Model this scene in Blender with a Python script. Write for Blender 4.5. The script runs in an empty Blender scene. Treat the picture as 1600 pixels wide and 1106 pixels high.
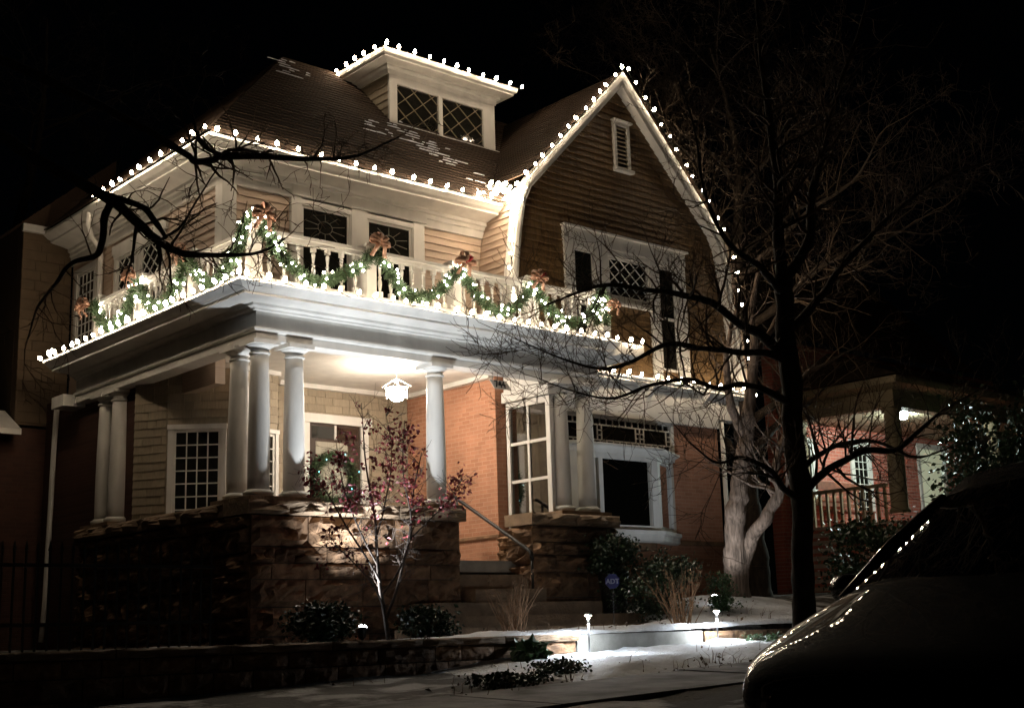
import bpy, math, random
from mathutils import Vector, Matrix, noise
random.seed(11)
S = bpy.context.scene
COL = S.collection
rad = math.radians
V = Vector

# ------------------------------------------------------------------ camera
CAM = V((-8.906, -15.476, 1.55))
yaw, pitch, roll = rad(48.628), rad(11.872), rad(-1.7455)
fwd = V((math.cos(yaw) * math.cos(pitch), math.sin(yaw) * math.cos(pitch), math.sin(pitch)))
rgt = fwd.cross(V((0, 0, 1))).normalized()
upv = rgt.cross(fwd)
r2 = rgt * math.cos(roll) + upv * math.sin(roll)
u2 = upv * math.cos(roll) - rgt * math.sin(roll)
cd = bpy.data.cameras.new("camera")
cd.sensor_width = 36.0
cd.sensor_fit = 'HORIZONTAL'
cd.lens = 36.0 * 2053.64 / 1600.0
cd.clip_start = 0.1
cd.clip_end = 600
cam = bpy.data.objects.new("camera", cd)
m = Matrix((r2, u2, -fwd)).transposed().to_4x4()
m.translation = CAM
cam.matrix_world = m
COL.objects.link(cam)
S.camera = cam

# ------------------------------------------------------------------ night sky, unseen street lamp
w = bpy.data.worlds.new("World")
S.world = w
w.use_nodes = True
nt = w.node_tree
sky = nt.nodes.new("ShaderNodeTexSky")
sky.sky_type = 'NISHITA'
sky.sun_disc = False
sky.sun_elevation = rad(17)
sky.sun_rotation = rad(167)
nt.links.new(sky.outputs[0], nt.nodes["Background"].inputs[0])
nt.nodes["Background"].inputs[1].default_value = 0.00010
sd = bpy.data.lights.new("street_lamp_glow", 'SUN')  # weak warm sun added as the glow of an unseen street lamp
sd.energy = 0.008
sd.angle = rad(3)
sd.color = (1.0, 0.80, 0.58)
so = bpy.data.objects.new("street_lamp_glow", sd)
so.rotation_euler = V((-0.22, 0.93, -0.30)).to_track_quat('-Z', 'Y').to_euler()
COL.objects.link(so)

# ------------------------------------------------------------------ exposure / render
S.view_settings.view_transform = 'Standard'
S.view_settings.look = 'None'
S.view_settings.exposure = 0.0
S.view_settings.gamma = 1.0
S.view_settings.use_curve_mapping = False
S.render.engine = 'CYCLES'
S.cycles.use_denoising = True
S.cycles.max_bounces = 6
S.cycles.diffuse_bounces = 3
S.cycles.glossy_bounces = 3
S.cycles.transparent_max_bounces = 8
S.cycles.sample_clamp_indirect = 25.0
S.cycles.use_light_tree = True
S.cycles.caustics_reflective = False
S.cycles.caustics_refractive = False

# ================================================================== materials
MATS = {}


def mat(name, col, rough=0.6, var=0.15, scale=6.0, bump=0.0, bscale=40.0, rnd=0.0, col2=None, metal=0.0, spec=0.5,
        coat=0.0, stretch=None, detail=5.0, dist=0.01):
    """colour with noise variation towards col2, per-object random shade, bump"""
    if name in MATS:
        return MATS[name]
    m = bpy.data.materials.new(name)
    m.use_nodes = True
    t = m.node_tree
    N, L = t.nodes, t.links
    b = N["Principled BSDF"]
    b.inputs["Roughness"].default_value = rough
    b.inputs["Metallic"].default_value = metal
    b.inputs["Specular IOR Level"].default_value = spec
    b.inputs["Coat Weight"].default_value = coat
    geo = N.new("ShaderNodeNewGeometry")
    vec = geo.outputs["Position"]
    if stretch:
        mp = N.new("ShaderNodeMapping")
        mp.inputs["Scale"].default_value = stretch
        L.new(vec, mp.inputs[0])
        vec = mp.outputs[0]
    nz = N.new("ShaderNodeTexNoise")
    nz.inputs["Scale"].default_value = scale
    nz.inputs["Detail"].default_value = detail
    L.new(vec, nz.inputs["Vector"])
    if col2 is None:
        col2 = tuple(c * (1 - 2 * var) for c in col)
    rp = N.new("ShaderNodeValToRGB")
    rp.color_ramp.elements[0].position = 0.32
    rp.color_ramp.elements[0].color = (*col2, 1)
    rp.color_ramp.elements[1].position = 0.68
    rp.color_ramp.elements[1].color = (*col, 1)
    L.new(nz.outputs["Fac"], rp.inputs[0])
    out = rp.outputs[0]
    if rnd:
        oi = N.new("ShaderNodeObjectInfo")
        mr = N.new("ShaderNodeMapRange")
        mr.inputs[3].default_value = 1 - rnd
        mr.inputs[4].default_value = 1 + rnd
        L.new(oi.outputs["Random"], mr.inputs[0])
        hs = N.new("ShaderNodeHueSaturation")
        L.new(mr.outputs[0], hs.inputs["Value"])
        L.new(out, hs.inputs["Color"])
        out = hs.outputs[0]
    L.new(out, b.inputs["Base Color"])
    if bump:
        n2 = N.new("ShaderNodeTexNoise")
        n2.inputs["Scale"].default_value = bscale
        n2.inputs["Detail"].default_value = 6
        L.new(vec, n2.inputs["Vector"])
        bp = N.new("ShaderNodeBump")
        bp.inputs["Strength"].default_value = bump
        bp.inputs["Distance"].default_value = dist
        L.new(n2.outputs["Fac"], bp.inputs["Height"])
        L.new(bp.outputs[0], b.inputs["Normal"])
    MATS[name] = m
    return m


def emit(name, col, strength):
    m = bpy.data.materials.new(name)
    m.use_nodes = True
    b = m.node_tree.nodes["Principled BSDF"]
    b.inputs["Base Color"].default_value = (0.8, 0.8, 0.8, 1)
    b.inputs["Emission Color"].default_value = (*col, 1)
    b.inputs["Emission Strength"].default_value = strength
    MATS[name] = m
    return m


def brick_mat(name, axis, c1, c2, mortar, bw=0.21, bh=0.07):
    m = bpy.data.materials.new(name)
    m.use_nodes = True
    t = m.node_tree
    N, L = t.nodes, t.links
    b = N["Principled BSDF"]
    b.inputs["Roughness"].default_value = 0.85
    geo = N.new("ShaderNodeNewGeometry")
    sp = N.new("ShaderNodeSeparateXYZ")
    L.new(geo.outputs["Position"], sp.inputs[0])
    cb = N.new("ShaderNodeCombineXYZ")
    L.new(sp.outputs[axis], cb.inputs[0])
    L.new(sp.outputs[2], cb.inputs[1])
    bt = N.new("ShaderNodeTexBrick")
    bt.inputs["Scale"].default_value = 1.0
    bt.inputs["Brick Width"].default_value = bw
    bt.inputs["Row Height"].default_value = bh
    bt.inputs["Mortar Size"].default_value = 0.006
    bt.inputs["Mortar Smooth"].default_value = 0.3
    bt.inputs["Bias"].default_value = -0.2
    bt.inputs["Color1"].default_value = (*c1, 1)
    bt.inputs["Color2"].default_value = (*c2, 1)
    bt.inputs["Mortar"].default_value = (*mortar, 1)
    L.new(cb.outputs[0], bt.inputs["Vector"])
    nz = N.new("ShaderNodeTexNoise")
    nz.inputs["Scale"].default_value = 3.0
    nz.inputs["Detail"].default_value = 8
    L.new(geo.outputs["Position"], nz.inputs["Vector"])
    mr = N.new("ShaderNodeMapRange")
    mr.inputs[3].default_value = 0.72
    mr.inputs[4].default_value = 1.25
    L.new(nz.outputs["Fac"], mr.inputs[0])
    hs = N.new("ShaderNodeHueSaturation")
    L.new(bt.outputs["Color"], hs.inputs["Color"])
    L.new(mr.outputs[0], hs.inputs["Value"])
    L.new(hs.outputs[0], b.inputs["Base Color"])
    bp = N.new("ShaderNodeBump")
    bp.invert = True
    bp.inputs["Strength"].default_value = 0.6
    bp.inputs["Distance"].default_value = 0.006
    L.new(bt.outputs["Fac"], bp.inputs["Height"])
    L.new(bp.outputs[0], b.inputs["Normal"])
    MATS[name] = m
    return m


def glass_mat(name, tint, reflect=0.12):
    m = bpy.data.materials.new(name)
    m.use_nodes = True
    t = m.node_tree
    N, L = t.nodes, t.links
    for n in list(N):
        N.remove(n)
    o = N.new("ShaderNodeOutputMaterial")
    tr = N.new("ShaderNodeBsdfTransparent")
    tr.inputs[0].default_value = (*tint, 1)
    gl = N.new("ShaderNodeBsdfGlossy")
    gl.inputs["Roughness"].default_value = 0.02
    fr = N.new("ShaderNodeFresnel")
    fr.inputs[0].default_value = 1.5
    ad = N.new("ShaderNodeMath")
    ad.operation = 'ADD'
    ad.use_clamp = True
    ad.inputs[1].default_value = reflect
    L.new(fr.outputs[0], ad.inputs[0])
    mx = N.new("ShaderNodeMixShader")
    L.new(ad.outputs[0], mx.inputs[0])
    L.new(tr.outputs[0], mx.inputs[1])
    L.new(gl.outputs[0], mx.inputs[2])
    L.new(mx.outputs[0], o.inputs[0])
    MATS[name] = m
    return m


WHITE = mat("white_paint", (0.72, 0.69, 0.64), 0.55, 0.09, 4.0, 0.15, 45, stretch=(1, 1, 0.35), detail=9)
SIDING = mat("tan_siding", (0.50, 0.38, 0.29), 0.6, 0.07, 5.0, 0.25, 60, rnd=0.07, stretch=(0.25, 0.25, 6))
GABLE = mat("brown_gable_siding", (0.20, 0.118, 0.048), 0.62, 0.22, 4.0, 0.3, 50, rnd=0.10, stretch=(6, 6, 0.6))
SHINGLE = mat("taupe_shingle", (0.33, 0.27, 0.19), 0.75, 0.1, 7.0, 0.3, 60, rnd=0.12, stretch=(5, 5, 0.6))
BRICKX = brick_mat("orange_brick_x", 0, (0.43, 0.205, 0.12), (0.33, 0.145, 0.08), (0.46, 0.26, 0.17))
BRICKY = brick_mat("orange_brick_y", 1, (0.43, 0.205, 0.12), (0.33, 0.145, 0.08), (0.46, 0.26, 0.17))
WBRICKX = brick_mat("shaded_brick", 0, (0.075, 0.030, 0.018), (0.052, 0.020, 0.012), (0.07, 0.035, 0.022))  # house brick coloured darker on the wing, in place of shade
NBRICK = brick_mat("red_brick", 0, (0.42, 0.12, 0.08), (0.30, 0.08, 0.055), (0.42, 0.33, 0.27), 0.25, 0.09)
STONE = mat("brown_sandstone", (0.26, 0.150, 0.080), 0.9, 0.2, 7.0, 1.0, 16, rnd=0.3, col2=(0.10, 0.056, 0.030), dist=0.02)
MORTAR = mat("mortar", (0.10, 0.075, 0.055), 0.95, 0.2, 20, 0.4, 60)
CAPST = mat("cap_stone", (0.25, 0.17, 0.105), 0.85, 0.2, 5.0, 0.8, 18, rnd=0.15, dist=0.02)
ROOF = mat("roof_shingle", (0.060, 0.031, 0.014), 0.85, 0.3, 9.0, 0.5, 40, stretch=(4, 4, 10))
GLASS = mat("dark_window_glass", (0.016, 0.015, 0.012), 0.05, 0.1, 2.0, 0.06, 3.0, spec=0.9)
PANEG = glass_mat("clear_pane", (0.85, 0.85, 0.8), 0.22)
CARG = glass_mat("car_glass", (0.35, 0.37, 0.37), 0.04)
LEAD = mat("lead_came", (0.13, 0.12, 0.10), 0.5, 0.1, 10)
DARKMET = mat("black_iron", (0.018, 0.017, 0.016), 0.45, 0.2, 10, 0.2, 60, metal=0.3)
WIRE = mat("green_wire", (0.02, 0.03, 0.02), 0.6)
CONC = mat("concrete", (0.33, 0.32, 0.29), 0.9, 0.15, 6, 0.4, 50)
WALK = mat("snow_dusted_walk", (0.34, 0.34, 0.35), 0.9, 0.2, 2.6, 0.7, 24, col2=(0.09, 0.086, 0.082), detail=11)
SNOW = mat("snow", (0.80, 0.82, 0.86), 0.7, 0.10, 9, 1.0, 38, dist=0.03, detail=9)
ASPH = mat("asphalt", (0.05, 0.05, 0.052), 0.9, 0.2, 8, 0.5, 60)
BARK = mat("dark_bark", (0.075, 0.055, 0.04), 0.9, 0.3, 14, 0.8, 40, stretch=(1, 1, 0.3))
PALEBARK = mat("pale_bark", (0.30, 0.21, 0.155), 0.9, 0.3, 22, 1.0, 26, stretch=(1, 1, 0.16), col2=(0.085, 0.058, 0.04), detail=9, dist=0.03)
TWIG = mat("twig_bark", (0.14, 0.09, 0.055), 0.85, 0.2, 20)
PALETW = mat("pale_twig", (0.11, 0.076, 0.048), 0.85, 0.2, 20)
CBARK = mat("crabapple_bark", (0.085, 0.06, 0.045), 0.8, 0.25, 20)
REDLEAF = mat("red_leaf", (0.30, 0.035, 0.045), 0.5, 0.3, 30, rnd=0.0)
NEEDLE = mat("garland_needle", (0.055, 0.105, 0.04), 0.6, 0.3, 20)
EVERG = mat("evergreen_leaf", (0.03, 0.06, 0.025), 0.35, 0.3, 25)
BOXW = mat("light_green_leaf", (0.07, 0.14, 0.05), 0.4, 0.3, 25)
DRY = mat("dry_stem", (0.30, 0.17, 0.09), 0.8, 0.2, 20)
BOWT = mat("tan_ribbon", (0.42, 0.23, 0.15), 0.6, 0.15, 25)
BOWR = mat("red_ribbon", (0.42, 0.02, 0.03), 0.5, 0.15, 25)
DOORW = mat("dark_door_wood", (0.05, 0.03, 0.02), 0.45, 0.2, 8, stretch=(8, 8, 0.5))
CURT = mat("pale_curtain", (0.45, 0.42, 0.34), 0.9, 0.2, 10, stretch=(20, 20, 0.2))
PLATE = mat("grey_plate", (0.55, 0.51, 0.44), 0.5, 0.1, 12)
BLACKP = mat("black_letter", (0.01, 0.01, 0.01), 0.5)
BLUE = mat("blue_sign", (0.010, 0.012, 0.10), 0.5)
LETW = mat("white_letter", (0.30, 0.30, 0.36), 0.5)
CARP = mat("black_car_paint", (0.008, 0.008, 0.009), 0.5, 0.05, 3, coat=1.0, spec=0.1)
CARP.node_tree.nodes["Principled BSDF"].inputs["Coat Roughness"].default_value = 0.03
CARP.node_tree.nodes["Principled BSDF"].inputs["Coat IOR"].default_value = 2.5
RUBB = mat("tyre_rubber", (0.015, 0.015, 0.015), 0.8)
RIMM = mat("alloy_rim", (0.35, 0.35, 0.36), 0.35, metal=0.9)
CREAM = mat("cream_paint", (0.30, 0.24, 0.15), 0.6, 0.08, 4)
LATT = mat("dull_lattice", (0.24, 0.19, 0.12), 0.6)
BENCH = mat("bench_wood", (0.20, 0.07, 0.04), 0.6, 0.2, 9)
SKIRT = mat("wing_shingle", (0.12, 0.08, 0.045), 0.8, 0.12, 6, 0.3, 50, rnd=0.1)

BULB = emit("warm_bulb", (1.0, 0.80, 0.57), 125)
MINI = emit("mini_bulb", (1.0, 0.88, 0.70), 85)
LANT = emit("lantern_globe", (1.0, 0.86, 0.70), 320)
LENS = emit("flood_lens", (0.86, 0.93, 1.0), 25)
STAKE = emit("stake_lamp", (0.85, 0.93, 1.0), 3200)
NLAMP = emit("neighbour_lamp", (0.80, 1.0, 0.93), 1400)
TEAL = emit("teal_mini", (0.1, 0.7, 0.9), 3)
YELWIN = emit("lit_blind", (0.75, 0.80, 0.42), 0.22)
INTLAMP = emit("indoor_lamp", (1, 0.85, 0.6), 2.0)

# ================================================================== mesh building
WP = {}          # world position of each object's origin


class MB:
    def __init__(s):
        s.v, s.f = [], []

    def add(s, vs, fs):
        o = len(s.v)
        s.v += [tuple(p) for p in vs]
        s.f += [tuple(i + o for i in f) for f in fs]
        return s

    def box(s, x0, x1, y0, y1, z0, z1):
        return s.add([(x0, y0, z0), (x1, y0, z0), (x1, y1, z0), (x0, y1, z0), (x0, y0, z1), (x1, y0, z1), (x1, y1, z1), (x0, y1, z1)],
                     [(0, 3, 2, 1), (4, 5, 6, 7), (0, 1, 5, 4), (1, 2, 6, 5), (2, 3, 7, 6), (3, 0, 4, 7)])

    def obox(s, O, U, N, u0, u1, n0, n1, z0, z1):
        """box in wall coordinates: O + U*u + N*n, z"""
        P = [(O + U * a + N * b) for a, b in ((u0, n0), (u1, n0), (u1, n1), (u0, n1))]
        vs = [(p.x, p.y, z0) for p in P] + [(p.x, p.y, z1) for p in P]
        return s.add(vs, [(0, 3, 2, 1), (4, 5, 6, 7), (0, 1, 5, 4), (1, 2, 6, 5), (2, 3, 7, 6), (3, 0, 4, 7)])

    def bar(s, p, q, wd, ht, up=V((0, 0, 1))):
        p, q = V(p), V(q)
        d = (q - p).normalized()
        sd = d.cross(up)
        sd = sd.normalized() if sd.length > 1e-5 else V((1, 0, 0))
        u = sd.cross(d)
        a, b = sd * wd / 2, u * ht / 2
        vs = [p - a - b, p + a - b, p + a + b, p - a + b, q - a - b, q + a - b, q + a + b, q - a + b]
        return s.add(vs, [(0, 1, 2, 3), (7, 6, 5, 4), (0, 4, 5, 1), (1, 5, 6, 2), (2, 6, 7, 3), (3, 7, 4, 0)])

    def tube(s, pts, radii, n=6, cap=True):
        pts = [V(p) for p in pts]
        if not hasattr(radii, '__len__'):
            radii = [radii] * len(pts)
        o = len(s.v)
        t = (pts[1] - pts[0]).normalized()
        a = t.orthogonal().normalized()
        for i, p in enumerate(pts):
            if 0 < i < len(pts) - 1:
                t2 = (pts[i + 1] - pts[i - 1]).normalized()
            elif i == 0:
                t2 = t
            else:
                t2 = (pts[i] - pts[i - 1]).normalized()
            a = (a - t2 * a.dot(t2))
            a = a.normalized() if a.length > 1e-6 else t2.orthogonal().normalized()
            b = t2.cross(a)
            for k in range(n):
                an = 2 * math.pi * k / n
                s.v.append(tuple(p + (a * math.cos(an) + b * math.sin(an)) * radii[i]))
        for i in range(len(pts) - 1):
            for k in range(n):
                k2 = (k + 1) % n
                s.f.append((o + i * n + k, o + i * n + k2, o + (i + 1) * n + k2, o + (i + 1) * n + k))
        if cap:
            s.f.append(tuple(o + k for k in reversed(range(n))))
            e = o + (len(pts) - 1) * n
            s.f.append(tuple(e + k for k in range(n)))
        return s

    def lathe(s, c, prof, n=20, axis=V((0, 0, 1))):
        """prof: (r, h) up the axis"""
        c = V(c)
        a = axis.orthogonal().normalized()
        b = axis.cross(a)
        o = len(s.v)
        for r, h in prof:
            for k in range(n):
                an = 2 * math.pi * k / n
                s.v.append(tuple(c + axis * h + (a * math.cos(an) + b * math.sin(an)) * r))
        for i in range(len(prof) - 1):
            for k in range(n):
                k2 = (k + 1) % n
                s.f.append((o + i * n + k, o + i * n + k2, o + (i + 1) * n + k2, o + (i + 1) * n + k))
        s.f.append(tuple(o + k for k in reversed(range(n))))
        e = o + (len(prof) - 1) * n
        s.f.append(tuple(e + k for k in range(n)))
        return s

    def prism(s, poly, off):
        """3D polygon extruded by vector off"""
        n = len(poly)
        poly = [V(p) for p in poly]
        off = V(off)
        vs = poly + [p + off for p in poly]
        fs = [tuple(range(n)), tuple(reversed(range(n, 2 * n)))]
        fs += [(i, i + n, (i + 1) % n + n, (i + 1) % n) for i in range(n)]
        return s.add(vs, fs)

    def sweep(s, path, prof, cap=True):
        """profile (out, z) swept along a plan path; out lies to the right of the path"""
        n = len(path)
        P = [V((p[0], p[1])) for p in path]
        o = len(s.v)
        for i in range(n):
            if i == 0:
                d = (P[1] - P[0]).normalized()
                mv = V((d.y, -d.x))
            elif i == n - 1:
                d = (P[-1] - P[-2]).normalized()
                mv = V((d.y, -d.x))
            else:
                d1 = (P[i] - P[i - 1]).normalized()
                d2 = (P[i + 1] - P[i]).normalized()
                n1, n2 = V((d1.y, -d1.x)), V((d2.y, -d2.x))
                mv = (n1 + n2) / (1 + n1.dot(n2))
            for out, z in prof:
                s.v.append((P[i].x + mv.x * out, P[i].y + mv.y * out, z))
        k = len(prof)
        for i in range(n - 1):
            for j in range(k):
                j2 = (j + 1) % k
                s.f.append((o + i * k + j, o + i * k + j2, o + (i + 1) * k + j2, o + (i + 1) * k + j))
        if cap:
            s.f.append(tuple(o + j for j in range(k)))
            s.f.append(tuple(o + (n - 1) * k + j for j in reversed(range(k))))
        return s

    def build(s, name, mt, parent=None, origin=None, smooth=False, **props):
        if origin is None:
            xs, ys, zs = zip(*s.v)
            origin = V(((min(xs) + max(xs)) / 2, (min(ys) + max(ys)) / 2, min(zs)))
        origin = V(origin)
        me = bpy.data.meshes.new(name)
        me.from_pydata([(x - origin.x, y - origin.y, z - origin.z) for x, y, z in s.v], [], s.f)
        me.materials.append(mt)
        if smooth:
            me.shade_smooth()
        me.update()
        o = bpy.data.objects.new(name, me)
        COL.objects.link(o)
        place(o, origin, parent)
        for k, v in props.items():
            o[k] = v
        return o


def place(o, pos, parent=None):
    WP[o.name] = V(pos)
    if parent is not None:
        o.parent = parent
        o.location = V(pos) - WP[parent.name]
    else:
        o.location = pos


def tag(o, label=None, cat=None, group=None, kind=None):
    if label:
        o["label"] = label
    if cat:
        o["category"] = cat
    if group:
        o["group"] = group
    if kind:
        o["kind"] = kind
    return o


def empty(name, pos, parent=None, **kw):
    o = bpy.data.objects.new(name, None)
    o.empty_display_size = 0.2
    COL.objects.link(o)
    place(o, pos, parent)
    return tag(o, **kw)


def inst(name, me, pos, parent=None, rot=None, scale=None):
    o = bpy.data.objects.new(name, me)
    COL.objects.link(o)
    place(o, pos, parent)
    if rot is not None:
        o.rotation_euler = rot
    if scale is not None:
        o.scale = scale
    return o


def mesh_only(mb, mt, name, smooth=False):
    me = bpy.data.meshes.new(name)
    me.from_pydata(mb.v, [], mb.f)
    me.materials.append(mt)
    if smooth:
        me.shade_smooth()
    me.update()
    return me


def BX(name, mt, parent, *args, **props):
    return MB().box(*args).build(name, mt, parent, **props)


def spline(pts, k=5):
    """Catmull-Rom through (x,y,z,r)"""
    P = [V(p) for p in pts]
    out = []
    for i in range(len(P) - 1):
        p0 = P[max(0, i - 1)]
        p1, p2 = P[i], P[i + 1]
        p3 = P[min(len(P) - 1, i + 2)]
        for j in range(k):
            t = j / k
            out.append(0.5 * ((2 * p1) + (p2 - p0) * t + (2 * p0 - 5 * p1 + 4 * p2 - p3) * t * t + (3 * p1 - p0 - 3 * p2 + p3) * t ** 3))
    out.append(P[-1])
    return out


def clamp(a, lo=0.0, hi=1.0):
    return max(lo, min(hi, a))


def sm(t):
    t = clamp(t)
    return t * t * (3 - 2 * t)


# ================================================================== terrain
def gz(x, y):
    g = 0.03 * clamp(x, -25, 25)
    if y < -10.95:
        return 0.66 + g
    if y < -7.6:
        return 0.80 + (y + 10.95) / 3.35 * 0.18 + g
    if y < -3.3:
        return 0.98 + (y + 7.6) / 4.18 * 0.13 + g
    base = 1.47 + 0.10 * clamp((x - 3) / 6) + 0.44 * sm((x - 5) / 4) * sm((y + 3.3) / 3.0)
    return base + 0.25 * sm((x - 12) / 6) + 0.0 * y


def bumpy(x, y, a=0.03):
    return a * noise.noise(V((x * 1.3, y * 1.3, 3.1))) + a * 0.5 * noise.noise(V((x * 4.1, y * 4.1, 7.7)))


def axis_steps(lo, hi, flo, fhi, fine, coarse):
    a = []
    x = lo
    while x < hi:
        a.append(x)
        x += fine if flo <= x < fhi else coarse
    a.append(hi)
    return a


def patchy_mat():
    m = bpy.data.materials.new("patchy_snow_ground")
    m.use_nodes = True
    t = m.node_tree
    N, L = t.nodes, t.links
    b = N["Principled BSDF"]
    b.inputs["Roughness"].default_value = 0.9
    geo = N.new("ShaderNodeNewGeometry")
    n1 = N.new("ShaderNodeTexNoise")
    n1.inputs["Scale"].default_value = 1.1
    n1.inputs["Detail"].default_value = 8
    n1.inputs["Roughness"].default_value = 0.62
    L.new(geo.outputs["Position"], n1.inputs["Vector"])
    rp = N.new("ShaderNodeValToRGB")
    e = rp.color_ramp.elements
    e[0].position, e[0].color = 0.50, (0.030, 0.024, 0.016, 1)
    e[1].position, e[1].color = 0.60, (0.42, 0.41, 0.41, 1)
    L.new(n1.outputs["Fac"], rp.inputs[0])
    L.new(rp.outputs[0], b.inputs["Base Color"])
    n2 = N.new("ShaderNodeTexNoise")
    n2.inputs["Scale"].default_value = 18
    n2.inputs["Detail"].default_value = 6
    L.new(geo.outputs["Position"], n2.inputs["Vector"])
    bp = N.new("ShaderNodeBump")
    bp.inputs["Strength"].default_value = 0.9
    bp.inputs["Distance"].default_value = 0.03
    L.new(n2.outputs["Fac"], bp.inputs["Height"])
    L.new(bp.outputs[0], b.inputs["Normal"])
    return m


GROUNDM = patchy_mat()


def sheet(name, mt, xs, ys, zf, kind='structure'):
    mb = MB()
    nx, ny = len(xs), len(ys)
    mb.v = [(x, y, zf(x, y)) for y in ys for x in xs]
    mb.f = [(j * nx + i, j * nx + i + 1, (j + 1) * nx + i + 1, (j + 1) * nx + i) for j in range(ny - 1) for i in range(nx - 1)]
    o = mb.build(name, mt, None, origin=(0, 0, 0), smooth=True)
    o["kind"] = kind
    return o


xs = axis_steps(-90, 110, -9, 14, 0.22, 4.0)
ys_a = axis_steps(-10.9, -3.34, -12, -3, 0.22, 1)
ys_b = axis_steps(-3.26, 120, -3.5, 3, 0.22, 4.0)
sheet("ground", GROUNDM, xs, ys_a + ys_b, lambda x, y: gz(x, y) + bumpy(x, y))
st = sheet("street", ASPH, axis_steps(-90, 110, 0, 0, 1, 4), [-60, -40, -30, -20, -16, -12.9, -11.1], lambda x, y: 0.66 + 0.03 * clamp(x, -25, 25))
kb = MB()
for i in range(-16, 16):
    x0, x1 = i * 1.5, i * 1.5 + 1.49
    kb.add([(x0, -11.1, 0.4), (x1, -11.1, 0.4), (x1, -10.88, 0.4), (x0, -10.88, 0.4),
            (x0, -11.08, 0.81 + .03 * x0), (x1, -11.08, 0.81 + .03 * x1), (x1, -10.88, 0.83 + .03 * x1), (x0, -10.88, 0.83 + .03 * x0)],
           [(0, 3, 2, 1), (4, 5, 6, 7), (0, 1, 5, 4), (1, 2, 6, 5), (2, 3, 7, 6), (3, 0, 4, 7)])
tag(kb.build("kerb", CONC), kind="structure")
# pavement slabs between the garden wall and the street
pv = empty("pavement", (0, -6.8, 0.9), kind="structure")
for i in range(-12, 12):
    x0, x1 = i * 1.5, i * 1.5 + 1.485
    dz = random.uniform(-.006, .006)
    a = [(x0, -7.55), (x1, -7.55), (x1, -6.1), (x0, -6.1)]
    mb = MB().add([(x, y, gz(x, y) - 0.12) for x, y in a] + [(x, y, gz(x, y) + 0.035 + dz) for x, y in a],
                  [(0, 3, 2, 1), (4, 5, 6, 7), (0, 1, 5, 4), (1, 2, 6, 5), (2, 3, 7, 6), (3, 0, 4, 7)])
    mb.build("paving_slab", WALK, pv)
# snow lying on the strip in front of the garden wall and on the front walk
xs2 = axis_steps(0.2, 9.0, 0, 20, 0.09, .09)


def snowz(x, y):
    e = 0.05 + 0.05 * noise.noise(V((x * 1.7, y * 1.7, 0.4))) + 0.03 * noise.noise(V((x * 6, y * 6, 1.4)))
    edge = min((x - 0.2) / 1.2, (9.0 - x) / 1.0, (y + 6.02 + 0.2 * noise.noise(V((x * 2, 0, 5)))) / 0.45)
    return gz(x, min(y, -3.43)) + 0.02 + e * clamp(edge * 1.5 - 0.35, -0.9, 1)


sheet("snow", SNOW, xs2, axis_steps(-6.1, -3.44, -9, 0, 0.07, .07), snowz, 'stuff')


def snowz2(x, y):
    e = 0.04 + 0.06 * noise.noise(V((x * 1.4, y * 1.4, 9.4))) + 0.025 * noise.noise(V((x * 7, y * 7, 2.4)))
    edge = min((x - 1.2) / 0.8, (9.8 - x) / 1.2, (y + 3.40) / 0.10, (-1.3 - y + (x > 6.5) * 1.6) / 0.5)
    return gz(x, max(y, -3.2)) + 0.022 + e * clamp(edge * 1.4 - 0.3, -0.9, 1)


sheet("snow", SNOW, axis_steps(1.2, 9.8, 0, 20, 0.09, .09), axis_steps(-3.40, -0.3, -9, 0, 0.08, .08), snowz2, 'stuff')


def rockface(w_, h_, seed, depth=0.05, nx=8, ny=5):
    """a rough-faced block w x h, face towards -Y at y=0, local x 0..w, z 0..h; returns MB in local coordinates"""
    mb = MB()
    rs = random.Random(seed)
    off = V((rs.uniform(0, 99), rs.uniform(0, 99), 0))
    for j in range(ny + 1):
        for i in range(nx + 1):
            u, v = i / nx, j / ny
            ed = min(u, 1 - u, v, 1 - v)
            b = 0.0 if ed < 1e-6 else (0.6 + 1.1 * noise.noise(V((u * w_ * 4, v * h_ * 6, 0)) + off) + 0.8 * noise.noise(V((u * w_ * 11, v * h_ * 13, 4)) + off)) * depth * min(1, ed * 6)
            jx = rs.uniform(-.25, .25) * w_ / nx if 0 < i < nx else 0
            jz = rs.uniform(-.25, .25) * h_ / ny if 0 < j < ny else 0
            mb.v.append((u * w_ + jx, -max(b, -0.01), v * h_ + jz))
    for j in range(ny):
        for i in range(nx):
            a = j * (nx + 1) + i
            mb.f.append((a, a + 1, a + nx + 2, a + nx + 1))
    # body behind the face
    o = len(mb.v)
    mb.v += [(0, 0.12, 0), (w_, 0.12, 0), (w_, 0.12, h_), (0, 0.12, h_)]
    c = [0, nx, (ny + 1) * (nx + 1) - 1, ny * (nx + 1)]
    mb.f += [(c[0], o, o + 1, c[1]), (c[1], o + 1, o + 2, c[2]), (c[2], o + 2, o + 3, c[3]), (c[3], o + 3, o, c[0]), (o + 3, o + 2, o + 1, o)]
    return mb


ROCK = {}


def rock_mesh(w_, h_, mt, depth=0.05):
    key = (round(w_, 1), round(h_, 2), mt.name, random.randrange(3))
    if key not in ROCK:
        me = mesh_only(rockface(1.0 * key[0], 1.0 * key[1], hash(key[:2]) % 999 + key[3], depth), mt, "stone")
        ROCK[key] = me
    return ROCK[key], key[0], key[1]


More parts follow.
